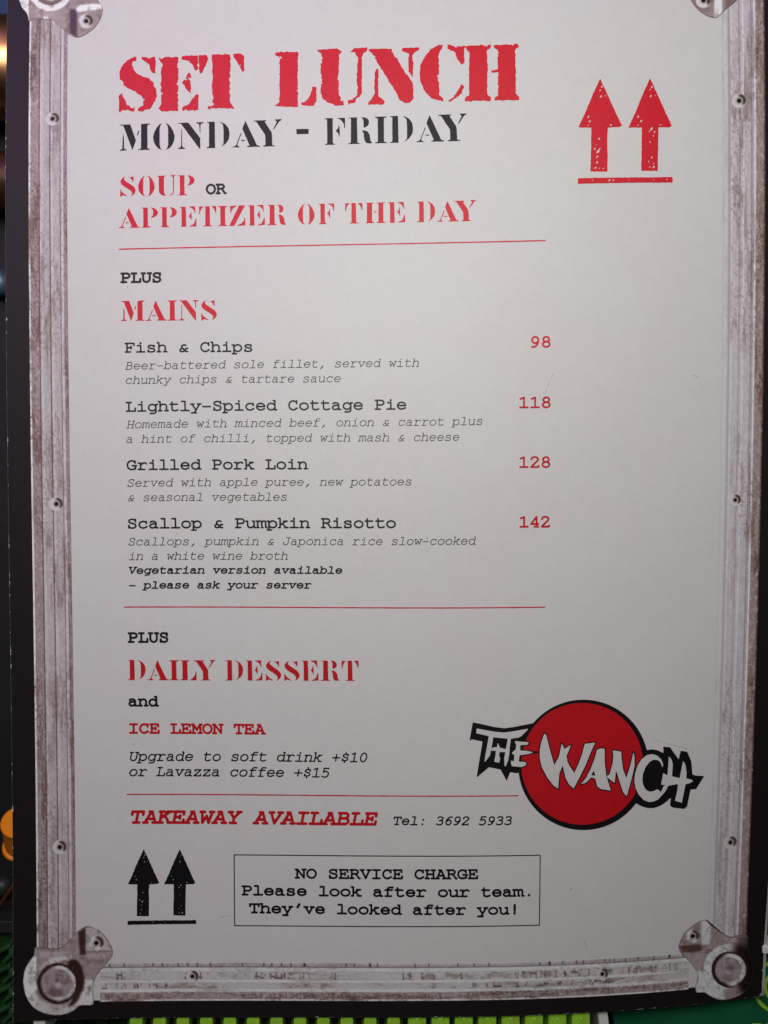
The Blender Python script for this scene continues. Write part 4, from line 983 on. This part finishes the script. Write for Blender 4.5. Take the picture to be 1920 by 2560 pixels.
# lower left: bottle green terminal block with slanted levers
def left_block():
    z1 = 0.022
    x0, y0, _ = at(-60, 2352, z1); x1, y1, _ = at(120, 2660, z1)
    root = empty('lever_terminal_block', ((x0+x1)/2, (y0+y1)/2, 0))
    tag(root, 'dark bottle green terminal block with slanted levers at the lower left corner', 'connector')
    bm = bmesh.new(); box_bm(bm, x0, y1, 0.0001, x1, y0, z1-0.006); bm_obj('housing', bm, M_house, root)
    for i in range(5):
        py = 2352+i*50
        # long lever, short lever: an L-shaped slanted pair
        for pts in ([(-30, py+36), (24, py+8), (26, py+18), (-28, py+50)], [(4, py+52), (20, py+36), (20, py+22), (34, py+18), (36, py+36), (8, py+60)]):
            q = [at(a, b, z1)[:2] for a, b in pts]
            bm = bmesh.new(); prism_bm(bm, q, z1-0.0062, z1); bm_obj('lever', bm, M_dgreen, root, bevel=0.0004)
left_block()
slab('charcoal_bar', [(-80, 2304), (130, 2304), (130, 2334), (-80, 2334)], 0.0001, 0.020, M_grey_m, 'dark charcoal bar above the bottle green terminal block', 'bar')
slab('brown_tray', [(-80, 2222), (120, 2222), (120, 2303), (-80, 2303)], 0.0001, 0.010, mat('umber_panel', (0.03, 0.011, 0.003), 0.6, noise=(80, .3)), 'very dark brown tray next to the charcoal bar', 'tray')

def lathe(name, prof_, m, loc, axis, parent=None, seg=40, smooth=True):
    import mathutils
    rot = mathutils.Vector((0, 0, 1)).rotation_difference(mathutils.Vector(axis).normalized()).to_matrix().to_4x4()
    bm = bmesh.new(); rings = []
    for r, h in prof_:
        rings.append([bm.verts.new((r*math.cos(2*PI*i/seg), r*math.sin(2*PI*i/seg), h)) for i in range(seg)])
    for a, b in zip(rings, rings[1:]):
        for i in range(seg): bm.faces.new((a[i], a[(i+1) % seg], b[(i+1) % seg], b[i]))
    bm.faces.new(rings[0][::-1]); bm.faces.new(rings[-1])
    bmesh.ops.transform(bm, matrix=mathutils.Matrix.Translation(loc) @ rot, verts=bm.verts)
    return bm_obj(name, bm, m, parent, smooth=smooth)
# orange cap leaning up against the dark knob
def orange_cap():
    z = 0.027; x, y, _ = at(49, 2053, z)
    ax = np.array((0.25, 0.775, 0.58)); ax = ax/np.linalg.norm(ax); r = 0.0051
    base = np.array((x, y, z))-ax*0.0130
    root = empty('orange_cap', (float(base[0]), float(base[1]), 0))
    tag(root, 'bright orange plastic cap standing beside the left edge of the menu', 'cap')
    loc = tuple(float(q) for q in base)
    lathe('cap_body', [(r*.84, 0.0), (r*.94, 0.0120)], M_orange, loc, ax, root, smooth=False)
    lathe('cap_top', [(r*.955, 0.01205), (r, 0.0124), (r*.985, 0.0128), (r*.93, 0.0130)], M_orange, loc, ax, root, smooth=False)
    lathe('cap_rim', [(r*.84, -0.0012), (r*.97, -0.0009), (r*1.0, -0.0004), (r*.95, 0.0002), (r*.86, 0.0004)], M_orange, loc, ax, root)
    lathe('stem', [(r*.5, -0.0300), (r*.5, -0.0013)], M_dark, loc, ax, root)
orange_cap()
def dark_knob():
    z = 0.013; x, y, _ = at(6, 2215, z)
    n = 10
    o = lathe('round_knob', [(0.0032*math.cos(a)+0.0001, 0.0032*math.sin(a)) for a in np.linspace(-1.5, 1.5, n)], M_grey_m, (x, y, z), (0, 0, 1))
    tag(o, 'small dark round knob under the orange cap', 'knob')
    st = lathe('stem', [(0.0014, -0.0128), (0.0014, -0.002)], M_dark, (x, y, z), (0, 0, 1), o)
dark_knob()
def wire(name, pts, r, m, label, cat):
    p = np.array(curve(pts, 8)) if len(pts[0]) == 2 else np.stack([np.interp(np.linspace(0, len(pts)-1, 41), range(len(pts)), [q[k] for q in pts]) for k in range(3)], 1)
    for _ in range(6): p[1:-1] = (p[:-2]+2*p[1:-1]+p[2:])/4
    V, F = [], []; k = 12
    for i in range(len(p)):
        t = p[min(i+1, len(p)-1)]-p[max(i-1, 0)]; t /= np.linalg.norm(t)
        u = np.cross(t, (0, 0, 1)); u /= np.linalg.norm(u); v = np.cross(u, t)
        V += [p[i]+r*(math.cos(2*PI*j/k)*u+math.sin(2*PI*j/k)*v) for j in range(k)]
    for i in range(len(p)-1):
        for j in range(k): F.append((i*k+j, i*k+(j+1) % k, (i+1)*k+(j+1) % k, (i+1)*k+j))
    return tag(mesh_obj(name, V, F, m, smooth=True), label, cat)
wire('wire', [at(-40, 2315, 0.0115), at(0, 2262, 0.016), at(34, 2212, 0.018), at(90, 2150, 0.012), at(140, 2100, 0.004)], 0.0005, M_wire, 'thin brown wire running slantwise past the dark knob', 'wire')

# upper left: copper tube, dark red tube, blue panel, steel ball
def tube(name, py, half, z, px0, px1, m, label, cat):
    d = CAM_H-z; r = half/FOC*d
    x0 = at(px0, py, z)[0]; x1 = at(px1, py, z)[0]; y = at(0, py, z)[1]
    o = lathe(name, [(r*.9, 0), (r, 0.0008), (r, (x1-x0)-0.0008), (r*.9, x1-x0)], m, (x0, y, z), (1, 0, 0), seg=64)
    o.data.polygons.foreach_set('use_smooth', [len(p.vertices) == 4 for p in o.data.polygons])
    return tag(o, label, cat)
tube('copper_tube', 172, 116, 0.0142, -300, 150, M_copper, 'brushed copper tube at the upper left edge of the menu', 'tube')
tube('brown_tube', 455, 70, 0.0085, -300, 150, mat('dark_copper', (0.06, 0.02, 0.013), 0.45, 0.5, noise=(90, .3)), 'dark reddish brown tube below the copper tube', 'tube')
slab('blue_tray', [(-400, -260), (200, -260), (200, 46), (-400, 46)], 0.0001, 0.008, M_blue, 'dark blue tray above the copper tube at the top left', 'tray')
def steel_ball():
    z = 0.0075; x, y, _ = at(-13, 700, z)
    o = lathe('steel_knob', [(0.0042*math.cos(a)+0.0001, 0.0042*math.sin(a)) for a in np.linspace(-1.5, 1.5, 14)], M_steel, (x, y, 0.0045), (0, 0, 1))
    tag(o, 'small blue grey metal knob beside the left edge of the menu', 'knob')
steel_ball()

def white_plug():
    zt = float(sheet(95, 2541.0)[2])-0.0012
    x0, y0, _ = at(82, 2530, zt); x1, y1, _ = at(112, 2600, zt)
    root = empty('white_plug', ((x0+x1)/2, (y0+y1)/2, 0))
    tag(root, 'small white plug under the lower left corner of the menu', 'plug')
    bm = bmesh.new(); box_bm(bm, x0, y1, 0.0001, x1, y0, zt); bm_obj('plug_body', bm, M_wplastic, root, bevel=0.0004)
white_plug()

# faint scuffs and creases in the paper
def scuffs():
    for pts, r in (([(1383, 935), (1372, 950), (1370, 968), (1362, 985)], .55), ([(1352, 985), (1350, 1000)], .5), ([(1732, 938), (1744, 942)], .9), ([(1462, 2352), (1464, 2362), (1468, 2372)], .6),
                   ([(541, 2298), (562, 2290), (584, 2287)], .5), ([(1622, 1846), (1680, 1862), (1740, 1878)], .45), ([(1100, 1355), (1150, 1352)], .5), ([(441, 1331), (440, 1337)], .8), ([(318, 717), (321, 721)], .9)):
        q = traced(0, 0, 1, pts); L = Layer()
        L.stamp(lambda P: sd_seg(P, q)-r+(NZ[3](P[..., 0]/4., P[..., 1]/4.)-.5)*1.1, *bounds([q], 3), .8)
        L.build('scuff', M_scuff, card, 0.00003)
M_scuff = mat('scuffed_paper', (0.50, 0.48, 0.47), 0.6)
scuffs()
